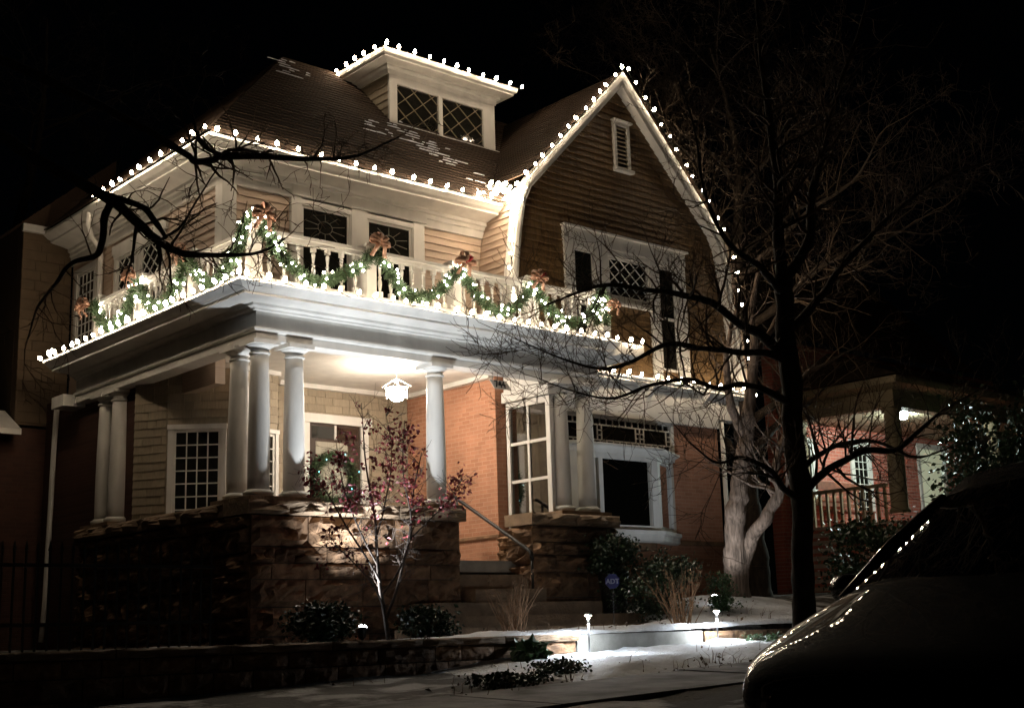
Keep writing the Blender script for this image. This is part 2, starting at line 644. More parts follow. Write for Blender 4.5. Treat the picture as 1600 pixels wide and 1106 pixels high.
def stone_courses(parent, O, U, rotz, length, z0, z1, mt=STONE, hmin=0.2, hmax=0.40, wmin=0.3, wmax=0.95, depth=0.12, zb=None, joint=0.014):
    """lays rough blocks on a face; U the direction along it, rotz the turn of a block from facing -Y"""
    z = z0
    while z < z1 - 0.05:
        h = random.uniform(hmin, hmax)
        if z + h > z1 - 0.14:
            h = z1 - z
        u = 0.0
        while u < length - 0.02:
            ww = random.uniform(wmin, wmax)
            if u + ww > length - 0.22:
                ww = length - u
            me, kw, kh = rock_mesh(ww, h, mt, depth)
            p = O + U * (u + joint / 2)
            b = inst("stone", me, (p.x, p.y, z + joint / 2), parent, (0, 0, rotz), ((ww - joint) / kw, random.uniform(.85, 1.3), (h - joint) / kh))
            u += ww
        z += h


# ---------------------------------------------------------------- garden retaining wall and front walk kerb
gw = MB().box(-7.0, 2.62, -3.40, -3.12, 0.7, 1.43).build("retaining_wall", MORTAR)
tag(gw, "low dark stone retaining wall holding up the front garden along the pavement", "retaining wall")
stone_courses(gw, V((-7.0, -3.42, 0)), V((1, 0, 0)), 0, 9.62, 0.84, 1.40, STONE, 0.17, 0.26, 0.35, 0.8, 0.03)
for i in range(8):
    x0 = -7.02 + i * 1.21
    me, kw, kh = rock_mesh(1.2, 0.09, CAPST, 0.02)
    inst("coping_stone", me, (x0, -3.46, 1.405), gw, (0, 0, 0), (1.195 / kw, 3.2, 0.085 / kh))
ck = MB().box(2.66, 5.02, -3.40, -3.1, 0.9, 1.475).build("concrete_step", CONC)
tag(ck, "pale concrete riser step between the two garden stake lamps", "step")
gw2 = MB().box(5.06, 8.6, -3.38, -3.12, 1.0, 1.44).build("garden_edging", MORTAR)
tag(gw2, "low reddish stone edging half buried in snow beyond the concrete step", "garden edging")
stone_courses(gw2, V((5.06, -3.4, 0)), V((1, 0, 0)), 0, 3.54, 1.2, 1.47, STONE, 0.26, 0.28, 0.5, 0.9, 0.03)
fw = MB().box(2.72, 4.96, -3.1, -1.36, 1.3, 1.478).build("front_walk", CONC)
tag(fw, kind="structure")

# ================================================================== HOUSE
H = empty("house", (4.5, 3.0, 1.4), label="large tan and brick house with a stone wraparound porch, outlined in string lights", cat="house")

# ---- stone porch walls
sw = MB().box(0.05, 3.55, 0.05, 0.55, 1.2, 3.17).box(0.05, 0.55, 0.55, 5.45, 0.8, 3.165).build("stone_wall", MORTAR, H)
stone_courses(sw, V((0.03, 0.02, 0)), V((1, 0, 0)), 0, 3.55, 1.35, 3.17)
stone_courses(sw, V((0.02, 5.5, 0)), V((0, -1, 0)), rad(-90), 5.45, 0.95, 3.17)
stone_courses(sw, V((3.58, 0.03, 0)), V((0, 1, 0)), rad(90), 0.52, 1.35, 3.17, wmin=.5, wmax=.6)
pw = MB().box(5.08, 6.9, 0.05, 0.55, 1.2, 3.17).box(5.56, 6.0, 0.55, 1.385, 1.2, 3.10).build("stone_pier", MORTAR, H)
stone_courses(pw, V((5.05, 0.02, 0)), V((1, 0, 0)), 0, 1.88, 1.35, 3.17)
stone_courses(pw, V((5.05, 0.6, 0)), V((0, -1, 0)), rad(-90), 0.58, 1.35, 3.17, wmin=.3, wmax=.6)
stone_courses(pw, V((5.53, 1.4, 0)), V((0, -1, 0)), rad(-90), 0.82, 1.8, 3.10, wmin=.3, wmax=.6)


def caps(parent, O, U, rotz, length, z0, h, deep, seg=1.15):
    n = max(1, round(length / seg))
    for i in range(n):
        ww = length / n
        me, kw, kh = rock_mesh(ww, h, CAPST, 0.03)
        p = O + U * (i * ww)
        inst("cap_stone", me, (p.x, p.y, z0), parent, (0, 0, rotz), ((ww - .006) / kw, deep / 0.12, h / kh))


caps(sw, V((-0.05, -0.05, 0)), V((1, 0, 0)), 0, 3.72, 3.18, 0.185, 0.66)
caps(sw, V((-0.05, 5.56, 0)), V((0, -1, 0)), rad(-90), 4.94, 3.18, 0.185, 0.66)
caps(pw, V((4.99, -0.05, 0)), V((1, 0, 0)), 0, 1.98, 3.18, 0.185, 0.66)
BX("pedestal", CAPST, sw, 0.02, 1.12, 0.02, 0.58, 3.366, 3.43)
BX("pedestal", CAPST, sw, 0.02, 0.58, 0.585, 1.12, 3.366, 3.43)
BX("pedestal", CAPST, sw, 0.02, 0.58, 4.46, 5.52, 3.366, 3.43)
BX("pedestal", CAPST, sw, 3.1, 3.66, 0.02, 0.58, 3.366, 3.43)
BX("pedestal", CAPST, pw, 5.72, 6.86, 0.02, 0.58, 3.366, 3.43)

# ---- porch floor, steps
BX("porch_floor", CONC, H, 0.56, 5.5, 0.42, 5.4, 2.45, 2.63)
steps = empty("steps", (4.3, -0.5, 1.47), H)
for k, (x0, x1, yf, zt) in enumerate([(3.62, 5.04, 0.10, 2.40), (3.62, 5.04, -0.28, 2.17), (2.6, 5.9, -0.62, 1.965), (2.1, 6.6, -0.97, 1.765), (1.7, 7.0, -1.33, 1.60)]):
    yb = 0.6 if k < 1 else yf + 0.44
    if k >= 2:
        yb = -0.0 if k == 2 else yf + 0.44
    BX("step", CAPST, steps, x0, x1, yf, yb, 1.2 if k > 1 else 1.5, zt)


# ---- columns
def column_meshes():
    z0, z1 = 3.43, 5.60
    hgt = z1 - z0
    base = MB().lathe((0, 0, 0), [(.205, 0.0), (.205, .035), (.215, .05), (.205, .075), (.175, .085), (.17, .10)], 28)
    sh = []
    for i in range(13):
        t = i / 12
        r = 0.152 - 0.028 * t ** 1.7 + 0.004 * math.sin(t * math.pi)
        sh.append((r, 0.10 + t * (hgt - 0.10 - 0.19)))
    shaft = MB().lathe((0, 0, 0), sh, 28)
    zc = hgt - 0.19
    capm = MB().lathe((0, 0, 0), [(.124, zc), (.146, zc + .005), (.150, zc + .02), (.144, zc + .035), (.126, zc + .04), (.128, zc + .075), (.15, zc + .09), (.185, zc + .115), (.19, zc + .13)], 28)
    capm.box(-.21, .21, -.21, .21, zc + .13, zc + .19)
    return (mesh_only(base, WHITE, "base", True), mesh_only(shaft, WHITE, "shaft", True), mesh_only(capm, WHITE, "capital"))


CB, CS, CC = column_meshes()
for x, y in ((.30, .30), (.86, .30), (.30, .86), (3.38, .30), (6.0, .30), (6.58, .30), (.30, 5.24), (.30, 4.74)):
    c = empty("column", (x, y, 3.43), H)
    inst("base", CB, (x, y, 3.43), c)
    inst("shaft", CS, (x, y, 3.43), c)
    inst("capital", CC, (x, y, 3.43), c)

# ---- porch entablature
PATH = [(0.15, 6.2), (0.15, 0.15), (6.79, 0.15)]
MB().sweep(PATH, [(0, 5.60), (0.0, 5.71), (0.035, 5.72), (0.05, 5.745), (0.05, 5.765), (0.0, 5.78), (0.0, 6.02), (-0.30, 6.02), (-0.30, 5.60)]).build("porch_beam", WHITE, H)
MB().sweep(PATH, [(0.003, 6.0), (0.05, 6.005), (0.06, 6.03), (0.12, 6.05), (0.13, 6.085), (0.44, 6.105), (0.44, 6.14), (0.47, 6.15), (0.52, 6.19), (0.585, 6.225), (0.60, 6.235), (0.60, 6.27), (0.3, 6.33), (-0.3, 6.33), (-0.3, 6.025)]).build("porch_cornice", WHITE, H)
BX("porch_cornice_end", WHITE, H, 6.80, 7.35, -0.44, 1.36, 6.05, 6.25)
BX("porch_beam", WHITE, H, 0.46, 1.6, 5.06, 5.36, 5.60, 5.80)
BX("porch_ceiling", WHITE, H, 0.46, 6.78, 0.46, 6.2, 5.88, 5.98)
BX("porch_roof", ROOF, H, 0.1, 7.3, 0.1, 6.2, 6.335, 6.40)
# gutter and returned soffit at the far end of the porch
BX("gutter_box", WHITE, H, -0.05, 0.35, 6.25, 6.75, 5.55, 5.75)

# ---- porch inner walls
dw = BX("door_wall", SHINGLE, H, 2.7, 5.53, 3.92, 4.1, 2.45, 5.95)
SHM = {}


def shingle_mesh(w_, h_, mt, t=0.022):
    key = (round(w_, 2), round(h_, 2), mt.name)
    if key not in SHM:
        mb = MB().add([(0, -t, 0), (w_, -t, 0), (w_, 0.0, 0), (0, 0.0, 0), (0, -0.006, h_), (w_, -0.006, h_), (w_, 0.0, h_), (0, 0.0, h_)],
                      [(0, 3, 2, 1), (4, 5, 6, 7), (0, 1, 5, 4), (1, 2, 6, 5), (2, 3, 7, 6), (3, 0, 4, 7)])
        SHM[key] = mesh_only(mb, mt, "shingle")
    return SHM[key]


def shingles(parent, O, U, rotz, length, z0, z1, row, mt, holes=(), wlo=0.16, whi=0.36, name="shingle"):
    z = z0
    while z < z1 - 0.03:
        u = 0.0
        while u < length - 0.01:
            ww = random.choice((wlo, (wlo + whi) / 2, whi, whi))
            ww = min(ww, length - u)
            if length - u - ww < 0.06:
                ww = length - u
            mid = u + ww / 2
            if not any(a - 0.02 < mid < b + 0.02 and c - row * 0.6 < z < d for a, b, c, d in holes):
                p = O + U * (u + 0.003)
                inst(name, shingle_mesh(round(ww, 2) - 0.006, row * 1.06, mt), (p.x, p.y, z + random.uniform(-.003, .003)), parent, (0, 0, rotz))
            u += ww
        z += row


shingles(dw, V((2.75, 3.918, 0)), V((1, 0, 0)), 0, 2.78, 3.25, 5.80, 0.135, SHINGLE, [(0.35, 1.95, 2.0, 5.38)])
BX("ceiling_moulding", WHITE, H, 2.5, 5.5, 3.80, 3.915, 5.80, 5.879)
BX("ceiling_moulding", WHITE, H, 5.42, 5.535, 1.42, 3.80, 5.80, 5.879)

# door with wreath
dr = MB().box(3.22, 3.36, 3.82, 3.915, 2.63, 5.2).box(4.44, 4.60, 3.82, 3.915, 2.63, 5.2).box(3.16, 4.66, 3.80, 3.915, 5.203, 5.36).build("door_surround", WHITE, H)
door = empty("door", (3.9, 3.88, 2.63), H)
BX("door_leaf", DOORW, door, 3.363, 4.437, 3.86, 3.914, 2.63, 5.2)
BX("transom_pane", GLASS, door, 3.42, 3.88, 3.852, 3.858, 4.94, 5.15)
BX("transom_pane", GLASS, door, 3.93, 4.38, 3.852, 3.858, 4.94, 5.15)
BX("transom_bar", WHITE, door, 3.885, 3.925, 3.84, 3.858, 4.93, 5.19)
BX("curtained_pane", CURT, door, 3.50, 4.16, 3.850, 3.858, 3.55, 4.88)
BX("door_handle", RIMM, door, 4.33, 4.37, 3.80, 3.858, 3.60, 3.78)


# ---- walls helper: local frame O + U*u, N outward
def frame(O, U):
    O, U = V(O), V(U).normalized()
    return O, U, V((U.y, -U.x, 0))


def clap(parent, O, U, rows, spans, pitch, mt, t=0.032, name="clapboard", lean=None):
    """boards: rows of z; spans(z) -> list of (u0,u1)"""
    O, U, N = frame(O, U)
    for z in rows:
        for u0, u1 in spans(z + pitch / 2):
            while u1 - u0 > 0.04:
                e = u1 if u1 - u0 < 4.6 else u0 + random.uniform(2.6, 4.0)
                zb, zt = z, z + pitch * 1.02
                a, b = O + U * (u0 + .001), O + U * (e - .001)
                l0 = lean(zb) if lean else V((0, 0, 0))
                l1 = lean(zt) if lean else V((0, 0, 0))
                vs = []
                for zz, nn, ll in ((zb, t, l0), (zt, 0.007, l1)):
                    for p, n2 in ((a, nn), (b, nn), (b, 0), (a, 0)):
                        q = p + N * n2 + ll
                        vs.append((q.x, q.y, zz))
                MB().add(vs, [(0, 3, 2, 1), (4, 5, 6, 7), (0, 1, 5, 4), (1, 2, 6, 5), (2, 3, 7, 6), (3, 0, 4, 7)]).build(name, mt, parent)
                u0 = e


def cut(u0, u1, z, holes):
    segs = [(u0, u1)]
    for a, b, c, d in holes:
        if c < z < d:
            new = []
            for s0, s1 in segs:
                if b <= s0 or a >= s1:
                    new.append((s0, s1))
                else:
                    if a > s0:
                        new.append((s0, a))
                    if b < s1:
                        new.append((b, s1))
            segs = new
    return segs


def frange(a, b, s):
    r = []
    while a < b - 1e-6:
        r.append(a)
        a += s
    return r


def diamond(mb, O, U, N, u0, u1, z0, z1, n, su, sz, wd=0.014):
    """diagonal lattice clipped to a rectangle"""
    k = sz / su
    c = -30
    lines = []
    for sgn in (1, -1):
        for i in range(-40, 41):
            # z = z0 + sgn*k*(u-u0) + i*sz
            pts = []
            for u in (u0, u1):
                z = z0 + sgn * k * (u - u0) + i * sz
                if z0 - 1e-6 <= z <= z1 + 1e-6:
                    pts.append((u, z))
            for z in (z0, z1):
                u = u0 + sgn * (z - z0 - i * sz) / k
                if u0 + 1e-6 < u < u1 - 1e-6:
                    pts.append((u, z))
            if len(pts) >= 2:
                lines.append((pts[0], pts[1]))
    for (ua, za), (ub, zb) in lines:
        p = O + U * ua + N * n
        q = O + U * ub + N * n
        if (V((p.x, p.y, za)) - V((q.x, q.y, zb))).length > 0.03:
            mb.bar((p.x, p.y, za), (q.x, q.y, zb), wd, 0.012, N)


def win(parent, O, U, u0, u1, z0, z1, style="plain", fw=0.07, n0=0.0, sash=0.045, sill=True, glass=None):
    """a window unit: frame round u0..u1, z0..z1 (opening), pane, lattice"""
    O, U, N = frame(O, U)
    c = O + U * ((u0 + u1) / 2) + N * n0
    wn = empty("window", (c.x, c.y, z0), parent)
    mb = MB()
    a = 0.05
    mb.obox(O, U, N, u0 - fw, u0, n0, n0 + a, z0, z1)
    mb.obox(O, U, N, u1, u1 + fw, n0, n0 + a, z0, z1)
    mb.obox(O, U, N, u0 - fw - .01, u1 + fw + .01, n0, n0 + a + .01, z1 + .001, z1 + fw)
    mb.build("frame", WHITE, wn)
    if sill:
        MB().obox(O, U, N, u0 - fw - .03, u1 + fw + .03, n0, n0 + a + .06, z0 - .06, z0 - .001).build("sill", WHITE, wn)
    sb = MB()
    sb.obox(O, U, N, u0 + .001, u0 + sash, n0 + .003, n0 + .03, z0 + .001, z1 - .001)
    sb.obox(O, U, N, u1 - sash, u1 - .001, n0 + .003, n0 + .03, z0 + .001, z1 - .001)
    sb.obox(O, U, N, u0 + sash + .001, u1 - sash - .001, n0 + .003, n0 + .03, z0 + .001, z0 + sash)
    sb.obox(O, U, N, u0 + sash + .001, u1 - sash - .001, n0 + .003, n0 + .03, z1 - sash, z1 - .001)
    if style == "hung":
        zm = (z0 + z1) / 2
        sb.obox(O, U, N, u0 + sash + .001, u1 - sash - .001, n0 + .003, n0 + .034, zm - .025, zm + .025)
    sb.build("sash", WHITE, wn)
    g0, g1, h0, h1 = u0 + sash, u1 - sash, z0 + sash, z1 - sash
    MB().obox(O, U, N, g0, g1, n0 + .004, n0 + .010, h0, h1).build("pane", glass or GLASS, wn)
    lat = MB()
    if style == "diamond":
        diamond(lat, O, U, N, g0, g1, h0, h1, n0 + .016, 0.29, 0.24, 0.016)
    elif style == "grid":
        nu = max(2, round((g1 - g0) / 0.17))
        nz_ = max(2, round((h1 - h0) / 0.2))
        for i in range(1, nu):
            u = g0 + (g1 - g0) * i / nu
            lat.obox(O, U, N, u - .009, u + .009, n0 + .0105, n0 + .022, h0, h1)
        for i in range(1, nz_):
            z = h0 + (h1 - h0) * i / nz_
            lat.obox(O, U, N, g0, g1, n0 + .0105, n0 + .024, z - .009, z + .009)
    elif style == "oval":
        cu, cz = (g0 + g1) / 2, h1 - 0.27
        ru, rz = 0.14, 0.105
        pts = []
        for i in range(25):
            an = 2 * math.pi * i / 24
            p = O + U * (cu + ru * math.cos(an)) + N * (n0 + .014)
            pts.append((p.x, p.y, cz + rz * math.sin(an)))
        lat.tube(pts, 0.006, 4)
        for i in range(10):
            an = 2 * math.pi * (i + .5) / 10
            p = O + U * (cu + ru * math.cos(an)) + N * (n0 + .014)
            u2_, z2_ = clamp(cu + 2.9 * ru * math.cos(an), g0, g1), clamp(cz + 2.3 * rz * math.sin(an), h0, h1)
            q = O + U * u2_ + N * (n0 + .014)
            lat.bar((p.x, p.y, cz + rz * math.sin(an)), (q.x, q.y, z2_), .009, .008, N)
    if lat.v:
        lat.build("lattice", LEAD if style == "oval" else WHITE, wn)
    return wn


# ---- rounded porch bay at the corner of the house
BAY = [(0.30, 4.18), (0.60, 3.64), (1.35, 3.0), (2.35, 3.22), (2.75, 3.92)]
bw = MB()
for (xa, ya), (xb, yb_) in zip(BAY, BAY[1:]):
    O, U, N = frame((xa, ya, 0), (xb - xa, yb_ - ya, 0))
    L_ = math.hypot(xb - xa, yb_ - ya)
    bw.obox(O, U, N, 0, L_, -.12, 0, 2.45, 5.95)
bayw = bw.build("bay_wall", SHINGLE, H)
for k, ((xa, ya), (xb, yb_)) in enumerate(zip(BAY, BAY[1:])):
    L_ = math.hypot(xb - xa, yb_ - ya)
    U = V((xb - xa, yb_ - ya, 0)).normalized()
    rz_ = math.atan2(U.y, U.x)
    N = V((U.y, -U.x, 0))
    holes = []
    if k == 1:
        holes = [(0.02, L_ - 0.02, 2.5, 4.95)]
    if k == 2:
        holes = [(0.02, L_ - 0.02, 2.5, 4.95)]
    shingles(bayw, V((xa, ya, 0)) + N * 0.002, U, rz_, L_, 3.25, 5.78, 0.135, SHINGLE, holes)
    MB().obox(V((xa, ya, 0)), U, N, -.02, L_ + .02, 0.003, 0.06, 5.80, 5.875).build("ceiling_moulding", WHITE, H)
win(H, (0.60, 3.64, 0), (0.75, -0.64, 0), 0.10, 0.86, 3.1, 4.82, "grid", 0.08, 0.005)
win(H, (1.35, 3.0, 0), (1.0, 0.22, 0), 0.08, 0.42, 3.1, 4.82, "grid", 0.07, 0.005)
win(H, (1.35, 3.0, 0), (1.0, 0.22, 0), 0.58, 0.94, 3.1, 4.82, "grid", 0.07, 0.005)

# ---- brick body of the gabled front and its side in the porch
BX("brick_wall", BRICKY, H, 5.54, 5.75, 1.41, 4.1, 1.3, 5.86)
BX("brick_wall", BRICKX, H, 5.541, 11.35, 1.40, 1.65, 1.3, 6.0)
BX("brick_wall", BRICKY, H, 11.0, 11.349, 1.66, 8.0, 1.3, 6.0)
BX("string_course", STONE, H, 5.50, 5.539, 1.36, 3.85, 3.09, 3.135)
BX("water_table", STONE, H, 10.0, 11.40, 1.34, 1.398, 3.04, 3.12)
MB().tube([(11.42, 1.33, 5.5), (11.42, 1.33, 2.4), (11.45, 1.2, 2.1)], 0.045, 8).build("downspout", WHITE, H, smooth=True)

# ---- glazed screen beside the steps
sc = empty("glazed_screen", (5.8, 0.8, 3.13), H)
fr = MB()
fr.box(5.74, 5.82, 0.26, 0.36, 3.32, 5.36).box(5.74, 5.82, 1.28, 1.36, 3.12, 5.36)
fr.box(5.74, 5.82, 0.361, 1.279, 5.26, 5.36).box(5.74, 5.82, 0.361, 1.279, 3.13, 3.33)
fr.build("frame", WHITE, sc)
mu = MB().box(5.755, 5.805, 0.80, 0.85, 3.331, 5.259)
for z in (3.98, 4.62):
    mu.box(5.757, 5.803, 0.361, 0.799, z, z + .05).box(5.757, 5.803, 0.851, 1.279, z, z + .05)
mu.build("glazing_bar", WHITE, sc)
for y0, y1 in ((0.361, 0.799), (0.851, 1.279)):
    for z0, z1 in ((3.331, 3.98), (4.03, 4.62), (4.67, 5.259)):
        BX("pane", PANEG, sc, 5.778, 5.782, y0, y1, z0, z1)
BX("screen_header", WHITE, H, 5.66, 5.90, 0.2, 1.38, 5.37, 5.55)
BX("screen_fascia", WHITE, H, 5.72, 5.86, 0.465, 1.38, 5.56, 5.87)
BX("meter_box", WHITE, H, 5.9, 6.05, 0.62, 0.9, 3.35, 3.85)

# ---- white frieze over the bay and leaded transom
BX("frieze_board", WHITE, H, 6.1, 11.3, 1.30, 1.398, 5.36, 5.99)
BX("frieze_board", WHITE, H, 11.301, 12.0, 1.32, 1.6, 5.55, 5.99)
tr = empty("transom_window", (8.4, 1.38, 4.78), H)
BX("pane", GLASS, tr, 6.9, 9.92, 1.385, 1.395, 4.80, 5.30)
mb = MB().box(6.84, 6.899, 1.33, 1.398, 4.76, 5.34).box(9.921, 9.98, 1.33, 1.398, 4.76, 5.34).box(6.9, 9.92, 1.33, 1.398, 5.301, 5.355).box(6.9, 9.92, 1.33, 1.398, 4.76, 4.799)
mb.build("frame", WHITE, tr)
lb = MB()
for z in (4.91, 5.19):
    lb.box(6.9, 9.92, 1.366, 1.384, z - .012, z + .012)
x = 7.0
while x < 9.9:
    for a, b in ((4.80, 4.897), (5.203, 5.30)):
        lb.box(x - .012, x + .012, 1.368, 1.384, a, b)
    x += 0.17
for x in (7.95, 8.06, 8.96, 9.07, 9.18, 9.80):
    lb.box(x - .012, x + .012, 1.367, 1.383, 4.922, 5.178)
for z in (5.0, 5.09):
    for x0, x1 in ((7.95, 8.06), (8.96, 9.18), (9.80, 9.92)):
        lb.box(x0 + .012, x1 - .012, 1.3675, 1.383, z - .01, z + .01)
lb.build("lattice", WHITE, tr)

# ---- bay window
by = empty("bay_window", (8.2, 1.0, 3.0), H)
BP = [(6.35, 1.39), (7.0, 0.9), (9.0, 0.9), (9.98, 1.39)]
MB().sweep(BP, [(0, 3.24), (0.10, 3.24), (0.10, 3.18), (0.06, 3.15), (0.06, 3.06), (0.0, 3.03), (-.10, 3.03), (-.10, 3.24)]).build("sill", WHITE, by)
MB().sweep(BP, [(0, 4.60), (0.03, 4.60), (0.05, 4.66), (0.14, 4.70), (0.14, 4.74), (0.0, 4.78), (-.12, 4.78), (-.12, 4.60)]).build("head_cornice", WHITE, by)
MB().add([(6.36, 1.395, 4.781), (7.02, .92, 4.781), (8.98, .92, 4.781), (9.96, 1.395, 4.781), (6.36, 1.395, 4.79), (7.02, .92, 4.79), (8.98, .92, 4.79), (9.96, 1.395, 4.79)],
         [(4, 5, 6, 7), (0, 3, 2, 1), (0, 1, 5, 4), (1, 2, 6, 5), (2, 3, 7, 6), (3, 0, 4, 7)]).build("bay_roof", ROOF, by)
for k, ((xa, ya), (xb, yb_)) in enumerate(zip(BP, BP[1:])):
    L_ = math.hypot(xb - xa, yb_ - ya)
    O, U, N = frame((xa, ya, 0), (xb - xa, yb_ - ya, 0))
    lo = 0.17 if k == 1 else 0.16
    mb = MB()
    mb.obox(O, U, N, 0.0, lo, -.1, 0.0, 3.241, 4.599).obox(O, U, N, L_ - lo, L_, -.1, 0.0, 3.241, 4.599)
    mb.obox(O, U, N, lo, L_ - lo, -.1, -0.01, 4.50, 4.599).obox(O, U, N, lo, L_ - lo, -.1, -0.01, 3.241, 3.33)
    if k == 1:
        mb.obox(O, U, N, 0.48, 0.58, -.1, -.005, 3.331, 4.499)
    mb.build("frame", WHITE, by)
    MB().obox(O, U, N, lo, L_ - lo, -.055, -.049, 3.33, 4.50).build("pane", PANEG, by)
    if k != 1:
        MB().obox(O, U, N, lo, L_ - lo, -.09, -.08, 3.33, 4.50).build("curtain", CURT, by)
BX("room_wall", DOORW, by, 6.6, 9.7, 1.36, 1.38, 3.25, 4.6)
BX("curtain", CURT, by, 8.55, 8.84, 1.2, 1.24, 3.26, 4.55)
MB().lathe((8.1, 1.2, 3.75), [(.2, 0), (.15, .28)], 16).build("lamp_shade", CURT, by)
BX("bay_base", STONE, H, 7.05, 8.95, 0.96, 1.39, 2.9, 3.028)

# ---- upper storey: front wall and left wall
yu, xl = 2.2, 0.73
uf = BX("upper_front_wall", SIDING, H, xl + .02, 6.3, yu + .03, yu + .2, 6.40, 9.0)
ul = BX("upper_side_wall", SIDING, H, xl + .03, xl + .2, yu + .21, 8.0, 5.4, 9.0)
rows = frange(6.45, 8.56, 0.132)
clap(uf, (xl, yu + .028, 0), (1, 0, 0), rows, lambda z: cut(0.24, 5.35 + (z - 6.4) * 0.08, z, [(1.20, 3.96, 6.0, 9.0)]), 0.132, SIDING)
clap(ul, (xl + .028, 6.55, 0), (0, -1, 0), rows, lambda z: cut(0.02, 4.33, z, [(0.32, 2.55, 6.0, 8.5)]), 0.132, SIDING)
BX("corner_board", WHITE, H, xl - .03, xl + .22, yu - .03, yu + .027, 6.40, 8.60)
BX("corner_board", WHITE, H, xl - .03, xl + .027, yu + .028, yu + .2, 6.40, 8.60)
# window pair with its surround on the front
fsur = MB()
fsur.box(1.95, 2.14, yu - .04, yu + .029, 6.42, 8.60).box(3.12, 3.44, yu - .04, yu + .029, 6.42, 8.60).box(4.42, 4.66, yu - .04, yu + .029, 6.42, 8.60)
fsur.box(2.141, 3.119, yu - .035, yu + .029, 8.50, 8.60).box(3.441, 4.419, yu - .035, yu + .029, 8.50, 8.60)
fsur.build("window_surround", WHITE, H)
win(H, (0, yu + .029, 0), (1, 0, 0), 2.16, 3.10, 6.5, 8.48, "oval", 0.018, 0.0, sash=.04, sill=False)
win(H, (0, yu + .029, 0), (1, 0, 0), 3.46, 4.40, 6.5, 8.48, "oval", 0.018, 0.0, sash=.04, sill=False)
MB().sweep([(1.93, yu + .02), (4.70, yu + .02)], [(0, 8.605), (0.09, 8.61), (0.09, 8.82), (0.13, 8.84), (0.2, 8.93), (0.2, 8.96), (0, 8.97)]).build("window_head", WHITE, H)
# side windows
win(H, (xl + .03, 0, 0), (0, -1, 0), -6.0, -5.27, 6.95, 8.22, "diamond", 0.09, 0.0)
win(H, (xl + .03, 0, 0), (0, -1, 0), -5.05, -4.3, 6.95, 8.22, "diamond", 0.09, 0.0)
win(H, (xl + .03, 0, 0), (0, -1, 0), -7.7, -6.95, 6.7, 8.3, "grid", 0.10, 0.0)
MB().obox(V((xl + .03, 0, 0)), V((0, -1, 0)), V((-1, 0, 0)), -6.2, -4.1, 0, .05, 8.31, 8.48).build("window_head", WHITE, H)
# frieze and cornice under the eaves
EP = [(xl, 8.25), (xl, yu), (6.05, yu)]
MB().sweep(EP, [(0.035, 8.57), (0.035, 8.70), (0.06, 8.72), (0.06, 8.78), (0.10, 8.80), (0.10, 8.86), (0.20, 8.885), (0.34, 8.91), (0.44, 8.925), (0.44, 8.965), (0.50, 8.99), (0.545, 9.03), (0.58, 9.055), (0.58, 9.10), (0.3, 9.30), (-.05, 9.30), (-.05, 8.57)]).build("eave_cornice", WHITE, H)

# ---- rear wing at the far side
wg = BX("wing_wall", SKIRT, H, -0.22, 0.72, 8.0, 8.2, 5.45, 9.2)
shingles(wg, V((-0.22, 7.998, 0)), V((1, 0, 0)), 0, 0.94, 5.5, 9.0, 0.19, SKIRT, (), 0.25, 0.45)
BX("wing_trim", WHITE, H, -0.26, 0.76, 7.9, 7.985, 9.06, 9.2)
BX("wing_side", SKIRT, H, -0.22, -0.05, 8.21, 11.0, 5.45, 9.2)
MB().prism([(-0.3, 7.9, 9.2), (1.5, 7.9, 9.2), (1.5, 7.9, 10.8)], (0, 3, 0)).build("wing_roof", ROOF, H)
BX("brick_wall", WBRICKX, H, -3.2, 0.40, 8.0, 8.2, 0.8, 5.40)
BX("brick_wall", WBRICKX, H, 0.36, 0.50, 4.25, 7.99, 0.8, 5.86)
MB().prism([(-3.5, 7.55, 5.30), (-3.5, 8.4, 5.75), (-3.5, 8.4, 5.65), (-3.5, 7.55, 5.2)], (3.25, 0, 0)).build("wing_eave", WHITE, H)
win(H, (-2.2, 8.0, 0), (1, 0, 0), 0.0, 0.62, 3.1, 4.9, "hung", 0.07, 0.0)
MB().tube([(0.18, 7.05, 5.75), (0.22, 7.2, 5.4), (0.25, 7.3, 5.1), (0.2, 7.3, 2.2), (0.12, 7.2, 1.6)], 0.05, 8).build("downspout", WHITE, H, smooth=True)
MB().tube([(0.22, 6.1, 9.02), (0.24, 6.2, 8.85), (0.42, 6.4, 8.66), (0.62, 6.52, 8.52), (0.66, 6.55, 8.35), (0.66, 6.55, 6.5)], 0.05, 8).build("downspout", WHITE, H, smooth=True)


# ---- roofs laid in shingle courses
def courses(mb, poly_at, n, up, nrm, t=0.016):
    """poly_at(k/n) -> (left point, right point) of the slope line at that height; saw-toothed rows"""
    for i in range(n):
        a0, b0 = poly_at(i / n)
        a1, b1 = poly_at((i + 1) / n)
        o = nrm * t
        m_ = max(2, int((b0 - a0).length / 0.5))
        base = len(mb.v)
        for j in range(m_ + 1):
            s_ = j / m_
            jit = nrm * random.uniform(-.002, .006)
            p0, p1 = a0.lerp(b0, s_), a1.lerp(b1, s_)
            mb.v += [tuple(p0), tuple(p0 + o + jit), tuple(p1 + nrm * .002)]
        for j in range(m_):
            k = base + j * 3
            mb.f += [(k, k + 3, k + 4, k + 1), (k + 1, k + 4, k + 5, k + 2)]


